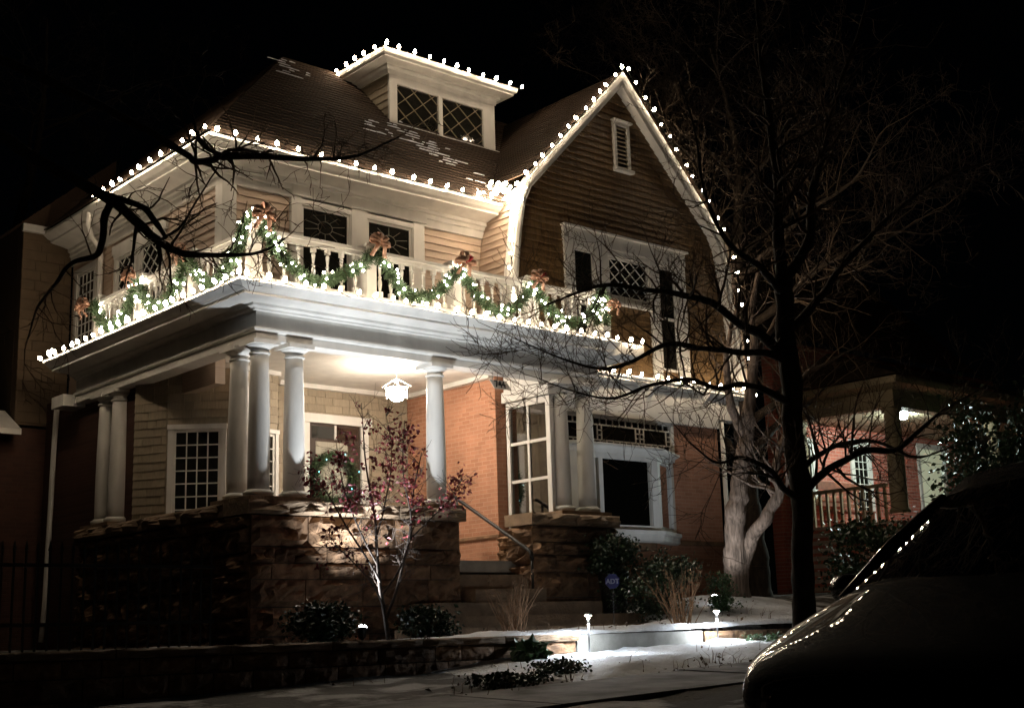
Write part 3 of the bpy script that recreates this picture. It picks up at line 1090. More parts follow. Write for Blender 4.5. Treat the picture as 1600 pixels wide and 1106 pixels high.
EX, EY, EZ, RZ = 0.13, 1.60, 9.12, 12.42
rh = RZ - EZ
mr_ = MB()
courses(mr_, lambda t: (V((EX + rh * t, EY + rh * t, EZ + rh * t)), V((9.2, EY + rh * t, EZ + rh * t))), 36, None, V((0, -1, 1)).normalized())
courses(mr_, lambda t: (V((EX + rh * t, 8.3 - rh * t, EZ + rh * t)), V((EX + rh * t, EY + rh * t, EZ + rh * t))), 36, None, V((-1, 0, 1)).normalized())
mr_.add([(EX, 8.3, EZ), (EX + rh, 8.3 - rh, RZ), (9.2, 8.3 - rh, RZ), (9.2, 8.3, EZ)], [(0, 1, 2, 3)])
mroof = mr_.build("main_roof", ROOF, H)
# thin snow left on the courses
sn = MB()
for cx, cy, n_, sp in ((4.45, 3.08, 16, 0.35), (5.1, 2.88, 34, 0.25), (5.45, 2.62, 14, 0.16), (3.2, 4.35, 15, 0.2), (5.9, 1.95, 12, 0.2), (4.85, 3.2, 12, .18)):
    for i in range(n_):
        x = random.gauss(cx, sp)
        yy = random.gauss(cy, 0.16)
        t_ = round((yy - EY) / rh * 36) / 36
        yy = EY + rh * t_
        zz = EZ + rh * t_
        l_, h_ = random.uniform(.08, .42) * random.uniform(.4, 1), random.uniform(.012, .034)
        o = V((0, -.0166, .0166))
        p = V((x, yy, zz)) + o + V((0, .004, .004)) * random.random()
        m_ = 6
        lo_, hi_ = [], []
        for j in range(m_ + 1):
            t2 = j / m_
            th = h_ * (math.sin(math.pi * t2) ** .6) * random.uniform(.5, 1.15) + .002
            q = p + V((l_ * t2, 0, 0))
            lo_.append(q)
            hi_.append(q + V((0, th, th)))
        up_ = V((0, -.007, .007))
        vs = lo_ + list(reversed(hi_))
        nv = len(vs)
        sn.add([tuple(v) for v in vs] + [tuple(v + up_) for v in vs], [tuple(range(nv, 2 * nv))] + [(i2, (i2 + 1) % nv, (i2 + 1) % nv + nv, i2 + nv) for i2 in range(nv)])
sn.build("snow_patch", SNOW, mroof, kind="stuff")

# ---- dormer
DY, DX0, DX1, DZ0, DZ1 = 3.54, 4.92, 7.54, 10.90, 12.10
dm = empty("dormer", (6.2, DY, DZ0), H)
MB().prism([(DX0 + .02, DY + .03, DZ0), (DX0 + .02, DY + .03, 12.2), (DX0 + .02, 4.75, 12.2)], (DX1 - DX0 - .04, 0, 0)).build("dormer_wall", SHINGLE, dm)
db = MB()
dface = MB().box(DX0, 5.10, DY - .03, DY + .029, DZ0 + .10, DZ1).box(6.105, 6.20, DY - .03, DY + .029, DZ0 + .10, 11.83).box(7.24, DX1, DY - .03, DY + .029, DZ0 + .10, DZ1)
dface.box(5.101, 7.239, DY - .03, DY + .029, 11.831, DZ1).box(5.101, 6.104, DY - .02, DY + .029, DZ0 + .10, 11.04).box(6.201, 7.239, DY - .02, DY + .029, DZ0 + .10, 11.04)
dface.build("dormer_face", WHITE, dm)
BX("dormer_sill", WHITE, dm, DX0 - .05, DX1 + .05, DY - .10, DY + .02, DZ0 - .03, DZ0 + .098)
for a, b in ((5.102, 6.103), (6.202, 7.238)):
    O, U, N = frame((0, DY + .028, 0), (1, 0, 0))
    BX("pane", GLASS, dm, a, b, DY + .015, DY + .02, 11.041, 11.83)
    lt = MB()
    diamond(lt, O, U, N, a, b, 11.041, 11.83, 0.02, 0.43, 0.36, 0.014)
    lt.build("lattice", LATT, dm)
MB().sweep([(DX0, 4.9), (DX0, DY), (DX1, DY), (DX1, 4.9)], [(0.001, 12.0), (0.035, 12.0), (0.05, 12.08), (0.10, 12.12), (0.10, 12.16), (0.30, 12.19), (0.30, 12.23), (0.345, 12.25), (0.36, 12.30), (0.36, 12.34), (-.1, 12.34), (-.1, 12.0)]).build("dormer_cornice", WHITE, dm)
MB().add([(DX0 - .37, DY - .37, 12.345), (DX1 + .37, DY - .37, 12.345), (DX1 + .37, 5.2, 12.345), (DX0 - .37, 5.2, 12.345), (DX0 + .7, DY + .7, 12.62), (DX1 - .7, DY + .7, 12.62), (DX1 - .7, 5.2, 12.62), (DX0 + .7, 5.2, 12.62)],
         [(0, 1, 5, 4), (1, 2, 6, 5), (3, 0, 4, 7), (4, 5, 6, 7), (0, 3, 2, 1), (2, 3, 7, 6)]).build("dormer_roof", ROOF, dm)
zz = DZ0 + .15
while zz < 12.0:
    y1 = DY + .04 + (zz - DZ0) * 1.0
    L_ = y1 - (DY + .03)
    if L_ > 0.1:
        MB().add([(DX0 + .018, DY + .03, zz), (DX0 + .018, y1, zz), (DX0 - .006, y1, zz), (DX0 - .006, DY + .03, zz),
                  (DX0 + .018, DY + .03, zz + .155), (DX0 + .018, y1 + .15, zz + .155), (DX0 + .012, y1 + .15, zz + .155), (DX0 + .012, DY + .03, zz + .155)],
                 [(0, 3, 2, 1), (4, 5, 6, 7), (0, 1, 5, 4), (1, 2, 6, 5), (2, 3, 7, 6), (3, 0, 4, 7)]).build("clapboard", SHINGLE, dm)
    zz += 0.15

# ---- gabled front (gambrel)
GX, GY = 8.90, 1.40
HALF = [(6.02, 3.16), (6.9, 3.05), (7.7, 2.97), (8.5, 2.86), (9.1, 2.74), (9.42, 2.58), (12.05, 0.0)]


def hw(z):
    if z <= HALF[0][0]:
        return HALF[0][1]
    for (z0, a), (z1, b) in zip(HALF, HALF[1:]):
        if z <= z1:
            return a + (b - a) * (z - z0) / (z1 - z0)
    return 0.0


poly = [(GX - h, GY + .03, z) for z, h in HALF] + [(GX + h, GY + .03, z) for z, h in reversed(HALF[:-1])]
gwall = MB().prism(poly, (0, .2, 0)).build("gable_wall", GABLE, H)
GH = [(7.30, 8.20, 6.0, 8.88), (8.20, 9.85, 7.62, 8.88), (9.85, 10.62, 6.0, 8.88), (8.74, 9.22, 10.27, 11.32)]
clap(gwall, (GX, GY + .028, 0), (1, 0, 0), frange(6.15, 11.85, 0.128), lambda z: cut(-hw(z) + .03, hw(z) - .03, z, [(a - GX, b - GX, c, d) for a, b, c, d in GH]), 0.128, GABLE)
# trim of the triple window
gs = MB()
gs.box(7.30, 7.52, GY - .04, GY + .029, 6.2, 8.60).box(8.10, 8.42, GY - .04, GY + .029, 6.2, 8.60).box(9.58, 9.82, GY - .04, GY + .029, 6.2, 8.60).box(10.36, 10.62, GY - .04, GY + .029, 6.2, 8.60)
gs.box(7.28, 10.64, GY - .045, GY + .029, 8.601, 8.86).box(7.24, 10.68, GY - .11, GY + .029, 8.862, 8.90).box(8.42, 9.58, GY - .04, GY + .029, 7.58, 7.66).box(8.36, 9.62, GY - .10, GY + .0, 7.53, 7.578)
gs.box(7.521, 8.099, GY - .035, GY + .029, 8.52, 8.60).box(8.421, 9.579, GY - .035, GY + .029, 8.50, 8.60).box(9.821, 10.359, GY - .035, GY + .029, 8.52, 8.60)
gs.build("window_surround", WHITE, H)
win(H, (0, GY + .029, 0), (1, 0, 0), 7.54, 8.08, 6.4, 8.50, "hung", 0.018, 0.0, sash=.05, sill=False)
win(H, (0, GY + .029, 0), (1, 0, 0), 8.44, 9.56, 7.68, 8.48, "diamond", 0.018, 0.0, sash=.05, sill=False)
win(H, (0, GY + .029, 0), (1, 0, 0), 9.84, 10.34, 6.4, 8.50, "hung", 0.018, 0.0, sash=.05, sill=False)
# louvred vent
vt = empty("louvre_vent", (8.98, GY, 10.25), H)
MB().box(8.76, 8.83, GY - .04, GY + .029, 10.31, 11.2).box(9.13, 9.20, GY - .04, GY + .029, 10.31, 11.2).box(8.76, 9.20, GY - .04, GY + .029, 11.201, 11.27).build("frame", WHITE, vt)
BX("head", WHITE, vt, 8.72, 9.24, GY - .10, GY + .029, 11.272, 11.31)
BX("sill", WHITE, vt, 8.72, 9.24, GY - .10, GY + .029, 10.25, 10.309)
BX("backing", BLACKP, vt, 8.831, 9.129, GY + .02, GY + .028, 10.31, 11.2)
z = 10.33
while z < 11.15:
    MB().add([(8.832, GY - .03, z), (9.128, GY - .03, z), (9.128, GY + .018, z + .06), (8.832, GY + .018, z + .06), (8.832, GY - .03, z + .014), (9.128, GY - .03, z + .014), (9.128, GY + .018, z + .074), (8.832, GY + .018, z + .074)],
             [(0, 3, 2, 1), (4, 5, 6, 7), (0, 1, 5, 4), (1, 2, 6, 5), (2, 3, 7, 6), (3, 0, 4, 7)]).build("louvre", CREAM, vt)
    z += 0.088
# rake boards
RK = [(z, h) for z, h in HALF]


def rake(sgn):
    mb = MB()
    pts = [V((GX + sgn * h, 0, z)) for z, h in RK]
    pts[-1] = V((GX, 0, 12.1))
    outl, inn = [], []
    for i, p in enumerate(pts):
        if i == 0:
            d = pts[1] - pts[0]
        elif i == len(pts) - 1:
            d = pts[-1] - pts[-2]
        else:
            d = (pts[i + 1] - p).normalized() + (p - pts[i - 1]).normalized()
        d.normalize()
        n_ = V((d.z, 0, -d.x)) * sgn
        outl.append(p + n_ * 0.08)
        inn.append(p - n_ * 0.08)
    outl[-1] = V((GX, 0, 12.24))
    inn[-1] = V((GX, 0, 11.98))
    for lay, (ya, yb2, o0, i0) in enumerate(((1.22, 1.425, 0.55, 0.0), (1.165, 1.218, 0.0, 0.42))):
        O2 = [o.lerp(i, i0 * 0) for o, i in zip(outl, inn)]
        if lay == 0:
            A, B = [o.lerp(i, 0.0) for o, i in zip(outl, inn)], inn
        else:
            A, B = [o + (o - i) * .12 for o, i in zip(outl, inn)], [o.lerp(i, 0.42) for o, i in zip(outl, inn)]
        b0 = len(mb.v)
        for a, b in zip(A, B):
            mb.v += [(a.x, ya, a.z), (b.x, ya, b.z), (b.x, yb2, b.z), (a.x, yb2, a.z)]
        for i in range(len(A) - 1):
            k = b0 + i * 4
            for j in range(4):
                j2 = (j + 1) % 4
                mb.f.append((k + j, k + j2, k + 4 + j2, k + 4 + j))
        mb.f.append((b0, b0 + 1, b0 + 2, b0 + 3))
    return mb.build("rake_board", WHITE, H), outl


_, RL = rake(-1)
_, RR = rake(1)
# gable roof
gr = MB()
KZ, KH = HALF[-2]
for sgn in (-1, 1):
    nr = V((sgn * 1, 0, 1)).normalized()
    f0 = lambda t: (V((GX + sgn * (KH + .14) * (1 - t), 1.155, KZ + .14 + (12.28 - KZ - .14) * t)), V((GX + sgn * (KH + .14) * (1 - t), 7.5, KZ + .14 + (12.28 - KZ - .14) * t)))
    if sgn < 0:
        courses(gr, lambda t: tuple(reversed(f0(t))), 28, None, nr)
    else:
        courses(gr, f0, 28, None, nr)
groof = gr.build("gable_roof", ROOF, H)
gr2 = MB()
for (za, ha), (zb, hb) in zip(HALF[:-2], HALF[1:-1]):
    gr2.add([(GX + ha + .1, 1.12, za), (GX + ha + .1, 7.5, za), (GX + hb + .1, 7.5, zb), (GX + hb + .1, 1.12, zb)], [(0, 1, 2, 3)])
    gr2.add([(GX - ha - .02, 1.42, za), (GX - ha - .02, 7.5, za), (GX - hb - .02, 7.5, zb), (GX - hb - .02, 1.42, zb)], [(3, 2, 1, 0)])
gside = gr2.build("gable_side", SIDING, H)
clap(gside, (GX - .03, 2.19, 0), (0, -1, 0), frange(6.45, 9.25, 0.132), lambda z: [(0.0, 0.76)], 0.132, SIDING, lean=lambda z: V((-hw(z), 0, 0)))
# small roof linking eave and gable
# ---- pent eave over the brick front
MB().sweep([(7.37, GY), (12.1, GY)], [(0.0, 5.995), (0.12, 6.0), (0.30, 6.02), (0.30, 6.05), (0.36, 6.08), (0.36, 6.115), (0.0, 6.20)]).build("pent_cornice", WHITE, H)
BX("pent_cornice", WHITE, H, 6.81, 7.36, 1.02, 1.395, 5.99, 6.03)
for x in (7.6, 9.2, 10.8):
    MB().prism([(x, 1.298, 5.97), (x, 1.05, 5.97), (x, 1.12, 5.9), (x, 1.25, 5.8), (x, 1.298, 5.62)], (.12, 0, 0)).build("bracket", WHITE, H)

# ---- balustrade
RZT = 7.15
bal = empty("balustrade", (3, 0.05, 6.40), H)
FP = [0.05, 1.98, 3.60, 5.16, 6.72]
LP = [0.05, 1.75, 3.40, 5.05]
turned = [(.03, 0), (.03, .10), (.016, .12), (.022, .15), (.032, .24), (.030, .29), (.018, .34), (.026, .36), (.026, .38), (.016, .40), (.020, .46), (.03, .56), (.016, .60)]
balm = MB().lathe((0, 0, 0.0), turned, 10)
balm.box(-.032, .032, -.032, .032, .601, .70)
balm.box(-.034, .034, -.034, .034, -.01, .099)
BALM = mesh_only(balm, WHITE, "baluster", False)
postm = MB().box(-.085, .085, -.085, .085, 0, .78).box(-.11, .11, -.11, .11, .781, .83).box(-.105, .105, -.105, .105, 0, .10)
POSTM = mesh_only(postm, WHITE, "post")
for x in FP:
    inst("post", POSTM, (x, 0.05, 6.402), bal)
for y in LP[1:]:
    inst("post", POSTM, (0.05, y, 6.402), bal)
rail_prof = lambda a, b, c: None
for a, b in zip(FP, FP[1:]):
    BX("top_rail", WHITE, bal, a + .086, b - .086, -0.02, 0.12, 7.10, RZT)
    BX("top_rail", WHITE, bal, a + .086, b - .086, 0.005, 0.095, 7.04, 7.099)
    BX("bottom_rail", WHITE, bal, a + .086, b - .086, 0.0, 0.10, 6.402, 6.45)
    n_ = 7
    for i in range(n_):
        inst("baluster", BALM, (a + (b - a) * (i + 1) / (n_ + 1), 0.05, 6.46), bal, None, (1, 1, .828))
for a, b in zip(LP, LP[1:]):
    BX("top_rail", WHITE, bal, -0.02, 0.12, a + .086, b - .086, 7.10, RZT)
    BX("top_rail", WHITE, bal, 0.005, 0.095, a + .086, b - .086, 7.04, 7.099)
    BX("bottom_rail", WHITE, bal, 0.0, 0.10, a + .086, b - .086, 6.402, 6.45)
    n_ = 8
    for i in range(n_):
        inst("baluster", BALM, (0.05, a + (b - a) * (i + 1) / (n_ + 1), 6.46), bal, None, (1, 1, .828))

# ---- handrail of the steps
hr = empty("handrail", (4.85, 0.3, 1.9))
tag(hr, "dark iron pipe handrail slanting down the porch steps beside the brick wall", "handrail")
MB().tube([(4.82, 1.75, 3.80), (4.82, 1.6, 3.72), (4.82, -0.12, 2.78), (4.82, -0.2, 2.72), (4.82, -0.21, 2.6)], .03, 8).build("rail", DARKMET, hr, smooth=True)
MB().tube([(4.82, -0.21, 2.66), (4.82, -0.21, 2.16)], .022, 8).build("post", DARKMET, hr, smooth=True)
MB().tube([(4.82, 1.6, 3.72), (4.82, 1.6, 2.63)], .022, 8).build("post", DARKMET, hr, smooth=True)

# ================================================================== lamps
# ---- string lights
bm_ = MB()
prof = [(.010, -.005), (.026, .014), (.031, .034), (.024, .058), (.004, .078)]
bm_.lathe((0, 0, 0), prof, 6)
BULBM = mesh_only(bm_, BULB, "bulb", True)
icov = MB().lathe((0, 0, 0), [(.004, -.018), (.0155, -.007), (.0155, .007), (.004, .018)], 6)
MINIM = mesh_only(icov, MINI, "mini_bulb", True)


def string(pts, step, label, group="string lights along the roof edges", tilt=(0, 0, 1), jit=0.55, name="string_light"):
    """one strand of bulbs clipped along an edge"""
    P = [V(p) for p in pts]
    root = empty(name, P[0], label=label, cat="string lights", group=group)
    seg = [(b - a).length for a, b in zip(P, P[1:])]
    tot = sum(seg)
    n_ = max(2, round(tot / step))

    def at(d):
        for (a, b), l_ in zip(zip(P, P[1:]), seg):
            if d <= l_ + 1e-6:
                return a.lerp(b, d / l_)
            d -= l_
        return P[-1]
    wp = []
    sk = MB()
    tl = V(tilt).normalized()
    for i in range(n_ + 1):
        d = clamp(tot * i / n_ + random.uniform(-.12, .12) * step, 0, tot)
        p = at(d)
        ax = (tl + V((random.uniform(-jit, jit), random.uniform(-jit, jit), random.uniform(-.1, .3)))).normalized()
        sk.lathe(p, [(.014, -.005), (.014, .022)], 5, ax)
        b = inst("bulb", BULBM, p + ax * 0.022, root)
        b.rotation_euler = V((0, 0, 1)).rotation_difference(ax).to_euler()
        k_ = random.uniform(.85, 1.18)
        b.scale = (k_, k_, k_ * random.uniform(.9, 1.15))
        wp.append(p)
        if i < n_:
            q = at(clamp(tot * (i + .5) / n_, 0, tot))
            wp.append(q - V((0, 0, random.uniform(.0, .03))))
    sk.build("socket", WIRE, root, kind="stuff")
    MB().tube(wp, 0.006, 4).build("wire", WIRE, root)
    return root


OUTL = V((-1, 0, .9))
string([(0.06, 5.55, 9.08), (0.06, 1.55, 9.08)], 0.37, "string of warm white bulbs along the side eave above the lattice windows", tilt=(-.4, 0, 1))
string([(0.22, 1.53, 9.08), (5.75, 1.53, 9.08)], 0.365, "string of warm white bulbs along the main front eave under the dormer", tilt=(0, -.4, 1))
string([(4.49, 4.72, 12.31), (4.49, 3.11, 12.31), (7.93, 3.11, 12.31)], 0.335, "string of warm white bulbs around the edge of the dormer roof", tilt=(-.1, -.3, 1))
pl = [V((p.x - .05, 1.10, p.z + .05)) for p in RL]
string([pl[-1]] + [pl[-2]], 0.31, "string of warm white bulbs up the rake from the eave junction to the gable peak", tilt=(-.7, 0, .7))
string([pl[-2] + V((-.05, 0, -.25)), pl[3] + V((-.05, 0, 0)), pl[2] + V((-.06, 0, 0)), V((5.9, 1.15, 7.2))], 0.27, "string of warm white bulbs hanging down the near side of the gable to the railing", tilt=(-1, -.2, .1))
pr = [V((p.x + .05, 1.10, p.z + .05)) for p in RR]
string([pr[-1], pr[-2], pr[-3], pr[-4]], 0.33, "string of warm white bulbs down the long rake of the gable from its peak", tilt=(.7, 0, .7))
string([pr[3] + V((.02, 0, -.3)), pr[2], pr[1], pr[0]], 0.40, "string of warm white bulbs down the flared lower edge of the gable beside the tree", tilt=(1, 0, .1))
string([(-0.495, 6.1, 6.255), (-0.495, -0.495, 6.255)], 0.30, "string of warm white bulbs along the side edge of the porch roof", tilt=(-.5, 0, 1))
string([(-0.36, -0.505, 6.25), (7.25, -0.505, 6.25)], 0.295, "string of warm white bulbs along the front edge of the porch roof below the railing", tilt=(0, -.5, 1))
string([(6.95, 0.97, 6.09), (12.05, 0.97, 6.09)], 0.36, "string of warm white bulbs along the low eave over the bay window", tilt=(0, -.5, 1))
# bunched spare bulbs in the corner of eave and gable
cl = empty("bulb_bunch", (5.9, 1.5, 9.15), label="dense glaring bunch of bulbs where the main eave meets the gable", cat="string lights", group="string lights along the roof edges")
cw = []
for i in range(26):
    p = V((random.uniform(5.55, 6.22), random.uniform(1.25, 1.75), random.uniform(9.16, 9.42)))
    ax = V((random.uniform(-1, 1), random.uniform(-1, 0.3), random.uniform(-.2, 1))).normalized()
    b = inst("bulb", BULBM, p, cl)
    b.rotation_euler = V((0, 0, 1)).rotation_difference(ax).to_euler()
    cw.append(p)
MB().tube(cw, .006, 4).build("wire", WIRE, cl)


# ---- garlands on the balustrade
def garland(pts, label, nmini, rr=0.115, dens=620):
    """pine garland along a polyline with mini bulbs"""
    P = [V(p) for p in pts]
    root = empty("garland", P[0], label=label, cat="garland", group="lit pine garlands on the balcony railing")
    sp = [V((*p, 0)) for p in P]
    C_ = [V(c[:3]) for c in spline([tuple(p) + (0,) for p in P], 6)]
    seg = [(b - a).length for a, b in zip(C_, C_[1:])]
    tot = sum(seg)

    def at(d):
        for i, l_ in enumerate(seg):
            if d <= l_:
                return C_[i].lerp(C_[i + 1], d / max(l_, 1e-6)), (C_[i + 1] - C_[i]).normalized()
            d -= l_
        return C_[-1], (C_[-1] - C_[-2]).normalized()
    mb = MB()
    for i in range(int(dens * tot)):
        p, t = at(random.uniform(0, tot))
        d = V((random.gauss(0, 1), random.gauss(0, 1), random.gauss(0, 1)))
        d = (d - t * d.dot(t)).normalized() if d.length > .01 else t.orthogonal()
        d = (d + t * random.uniform(-.6, .9)).normalized()
        r0 = random.uniform(0, .35) * rr
        r1 = rr * random.uniform(.7, 1.25)
        a = p + d * r0
        b = p + d * r1
        wv = d.cross(V((random.random(), random.random(), random.random()))).normalized() * random.uniform(.006, .012)
        mb.add([a - wv, a + wv, b + wv * .4, b - wv * .4], [(0, 1, 2, 3)])
    mb.tube(C_, .02, 5)
    g = mb.build("foliage", NEEDLE, root)
    for i in range(nmini):
        p, t = at(random.uniform(0, tot))
        d = V((random.gauss(0, 1), random.gauss(-.4, 1), random.gauss(0, 1))).normalized()
        b = inst("mini_bulb", MINIM, p + d * rr * random.uniform(.75, 1.2), root)
        s_ = random.uniform(.8, 1.3)
        b.scale = (s_, s_, s_)
    return root


def swag(a, b, ax):
    out = []
    for i in range(9):
        t = i / 8
        u = a + (b - a) * t
        z = 6.52 + 0.58 * abs(2 * t - 1) ** 1.8 + random.uniform(-.03, .03)
        o = -0.10 + random.uniform(-.02, .02)
        out.append((u, o, z) if ax == 0 else (o, u, z))
    return out


names = ["from the corner post to the second post of the front railing", "between the second and third posts of the front railing",
         "between the third and fourth posts of the front railing", "between the fourth and last posts of the front railing"]
for (a, b), nm in zip(zip(FP, FP[1:]), names):
    garland(swag(a, b, 0), "lit pine garland swagged " + nm, 25)
names = ["on the side railing next to the corner post", "on the middle bay of the side railing", "on the far end bay of the side railing"]
for (a, b), nm in zip(zip(LP, LP[1:]), names):
    garland(swag(a, b, 1), "lit pine garland swagged " + nm, 24)
garland([(0.25, -.12, 6.75), (0.2, -.13, 7.05), (0.08, -.13, 7.28), (-0.06, -.10, 7.30), (-.13, 0.05, 7.15), (-.13, 0.15, 6.8)], "lit pine garland looped over the corner post of the railing", 26, .09)
garland([(6.62, -.10, 6.6), (6.60, -.12, 7.0), (6.72, -.13, 7.22), (6.84, -.10, 7.0), (6.86, -.05, 6.65)], "lit pine garland looped over the last front railing post by the gable", 18, .085)


# ---- ribbon bows
def bow(p, ny, label, size=0.2, red=False):
    p = V(p)
    size *= 0.8
    root = empty("ribbon_bow", p, label=label, cat="bow", group="ribbon bows on the railing")
    U = V((1, 0, 0)) if ny == 0 else V((0, -1, 0))
    N = V((0, -1, 0)) if ny == 0 else V((-1, 0, 0))
    Z = V((0, 0, 1))

    def strip(path, wdir, wd, name, mt):
        mb = MB()
        for c in path:
            mb.v += [tuple(c - wdir * wd / 2), tuple(c + wdir * wd / 2), tuple(c + wdir * wd / 2 + N * .006), tuple(c - wdir * wd / 2 + N * .006)]
        for i in range(len(path) - 1):
            k = i * 4
            for j in range(4):
                j2 = (j + 1) % 4
                mb.f.append((k + j, k + j2, k + 4 + j2, k + 4 + j))
        mb.f += [(3, 2, 1, 0), (len(path) * 4 - 4, len(path) * 4 - 3, len(path) * 4 - 2, len(path) * 4 - 1)]
        mb.build(name, mt, root, smooth=True)
    for ang in (8, 172, 42, 138, 88):
        a = rad(ang + random.uniform(-14, 14))
        d = U * math.cos(a) + Z * math.sin(a)
        wd_ = (Z * math.cos(a) - U * math.sin(a) + N * random.uniform(-.5, .5)).normalized()
        L_ = size * random.uniform(.95, 1.35)
        path = [p + d * (L_ * .5 * (1 - math.cos(t * 2 * math.pi))) + N * (.06 + .075 * math.sin(t * 2 * math.pi)) + Z * (-.04 * math.sin(t * math.pi)) for t in [i / 12 for i in range(13)]]
        strip(path, wd_, size * .40, "loop", BOWR if red and ang == 42 else BOWT)
    for s_ in (-1, 1):
        path = [p + U * s_ * (.03 + .09 * t) + Z * (-size * 1.3 * t) + N * (.06 + .04 * math.sin(t * 5)) for t in [i / 6 for i in range(7)]]
        strip(path, U, size * .42, "tail", BOWT)
    MB().lathe(p + N * .03, [(.02, -.01), (.04, .01), (.04, .05), (.02, .07)], 8, N).build("knot", BOWR if red else BOWT, root)


bow((0.02, -.20, 7.28), 0, "tan ribbon bow on the corner post of the railing", .22)
bow((1.98, -.18, 7.22), 0, "tan ribbon bow on the second post in front of the upper windows", .22)
bow((3.60, -.18, 7.18), 0, "tan bow with a red loop on the third front railing post", .2, True)
bow((5.16, -.18, 7.18), 0, "tan bow with a red loop on the post beside the gable", .2, True)
bow((6.88, -.18, 6.95), 0, "tan ribbon bow on the last railing post behind the tree branches", .16)
bow((-.18, 1.75, 7.18), 1, "tan ribbon bow on the side railing nearest the corner", .18)
bow((-.18, 3.40, 7.18), 1, "tan ribbon bow halfway along the side railing under the lattice windows", .19)
bow((-.18, 5.15, 7.05), 1, "tan ribbon bow at the far end of the side railing", .2)

# ---- porch lantern
LX, LY = 3.62, 1.62
ln = empty("porch_lantern", (LX, LY, 5.88), label="hanging porch lantern with a glowing globe under a peaked wire cap", cat="lantern")
MB().lathe((LX, LY, 5.85), [(.08, .028), (.08, .01), (.02, -.0)], 14, V((0, 0, 1))).build("ceiling_rose", WHITE, ln)
MB().tube([(LX, LY, 5.86), (LX, LY, 5.60)], .008, 6).build("rod", WHITE, ln)
fr = MB()
for k in range(4):
    an = math.pi / 4 + k * math.pi / 2
    dx, dy = math.cos(an), math.sin(an)
    fr.bar((LX, LY, 5.64), (LX + dx * .24, LY + dy * .24, 5.50), .022, .012)
    k2 = an + math.pi / 2
    fr.bar((LX + dx * .2, LY + dy * .2, 5.49), (LX + math.cos(k2) * .2, LY + math.sin(k2) * .2, 5.49), .014, .014)
    fr.bar((LX + dx * .17, LY + dy * .17, 5.50), (LX + dx * .17, LY + dy * .17, 5.30), .010, .010, V((1, 0, 0)))
fr.build("cap_frame", WHITE, ln)
MB().lathe((LX, LY, 5.26), [(.03, 0), (.09, .02), (.125, .07), (.135, .13), (.12, .19), (.08, .22), (.03, .225)], 16).build("globe", LANT, ln, smooth=True)

# ---- garden floodlights
def spot(pos, aim, energy, size, blend, col, label, lens=True):
    pos, aim = V(pos), V(aim)
    d = (aim - pos).normalized()
    r = empty("garden_floodlight", (pos.x, pos.y, gz(pos.x, pos.y)), label=label, cat="floodlight", group="garden floodlights")
    MB().lathe(pos, [(.03, -.14), (.05, -.12), (.06, -.02), (.07, 0.0)], 14, d).build("housing", DARKMET, r)
    MB().lathe(pos, [(.062, .001), (.056, .02), (.036, .038), (.004, .044)], 14, d).build("lens", LENS, r, smooth=True)
    MB().tube([(pos.x, pos.y, gz(pos.x, pos.y) - .05), pos - d * .08], .015, 6).build("spike", DARKMET, r)
    l_ = bpy.data.lights.new("floodlight_beam", 'SPOT')
    l_.energy = energy
    l_.color = col
    l_.spot_size = size
    l_.spot_blend = blend
    l_.shadow_soft_size = 0.04
    o = bpy.data.objects.new("floodlight_beam", l_)
    COL.objects.link(o)
    place(o, pos + d * 0.07, r)
    o.rotation_euler = V((0, 0, -1)).rotation_difference(d).to_euler()


spot((1.14, -0.95, 1.64), (2.4, 0.1, 7.0), 1150, rad(84), 1.0, (0.86, 0.93, 1.0), "bright garden floodlight under the red leaved tree aimed up at the porch")
spot((7.75, -1.35, 1.98), (10.2, 0.9, 8.5), 130, rad(110), 0.8, (0.82, 0.91, 1.0), "garden floodlight half hidden in the shrub below the bay window")


# ---- garden stake lamps
def stake(x, y, hgt, label):
    z = gz(x, y)
    r = empty("stake_lamp", (x, y, z), label=label, cat="garden lamp", group="stake lamps by the front walk")
    MB().lathe((x, y, z - .05), [(.007, 0), (.011, hgt * .5), (.018, hgt - .08)], 10).build("stem", RIMM, r, smooth=True)
    MB().lathe((x, y, z + hgt - .15), [(.012, 0), (.020, .10), (.020, .125)], 12).build("cone", WHITE, r, smooth=True)
    MB().lathe((x, y, z + hgt - .034), [(.040, 0), (.040, .004)], 14).build("lamp_head", STAKE, r)
    MB().lathe((x, y, z + hgt - .028), [(.043, 0), (.045, .0), (.046, .012), (.036, .024), (.008, .032), (.006, .0161), (.0425, .0125)], 14).build("cap", RIMM, r)
    return r


stake(2.50, -3.78, 0.56, "lit garden stake lamp at the near end of the concrete step")
stake(5.08, -3.62, 0.50, "lit garden stake lamp at the far end of the concrete step")

# ================================================================== signs
sg = empty("house_number_sign", (4.6, 0.2, 5.6), label="grey house number plate reading 744 hanging below the porch beam", cat="sign")
MB().prism([(4.40, 0.20, 5.475), (4.76, 0.20, 5.475), (4.86, 0.19, 5.335), (4.50, 0.19, 5.335)], (0, .012, 0)).build("plate", PLATE, sg)
for x in (4.47, 4.58, 4.70):
    MB().tube([(x, .206, 5.47), (x, .206, 5.605)], .004, 5).build("chain", DARKMET, sg)


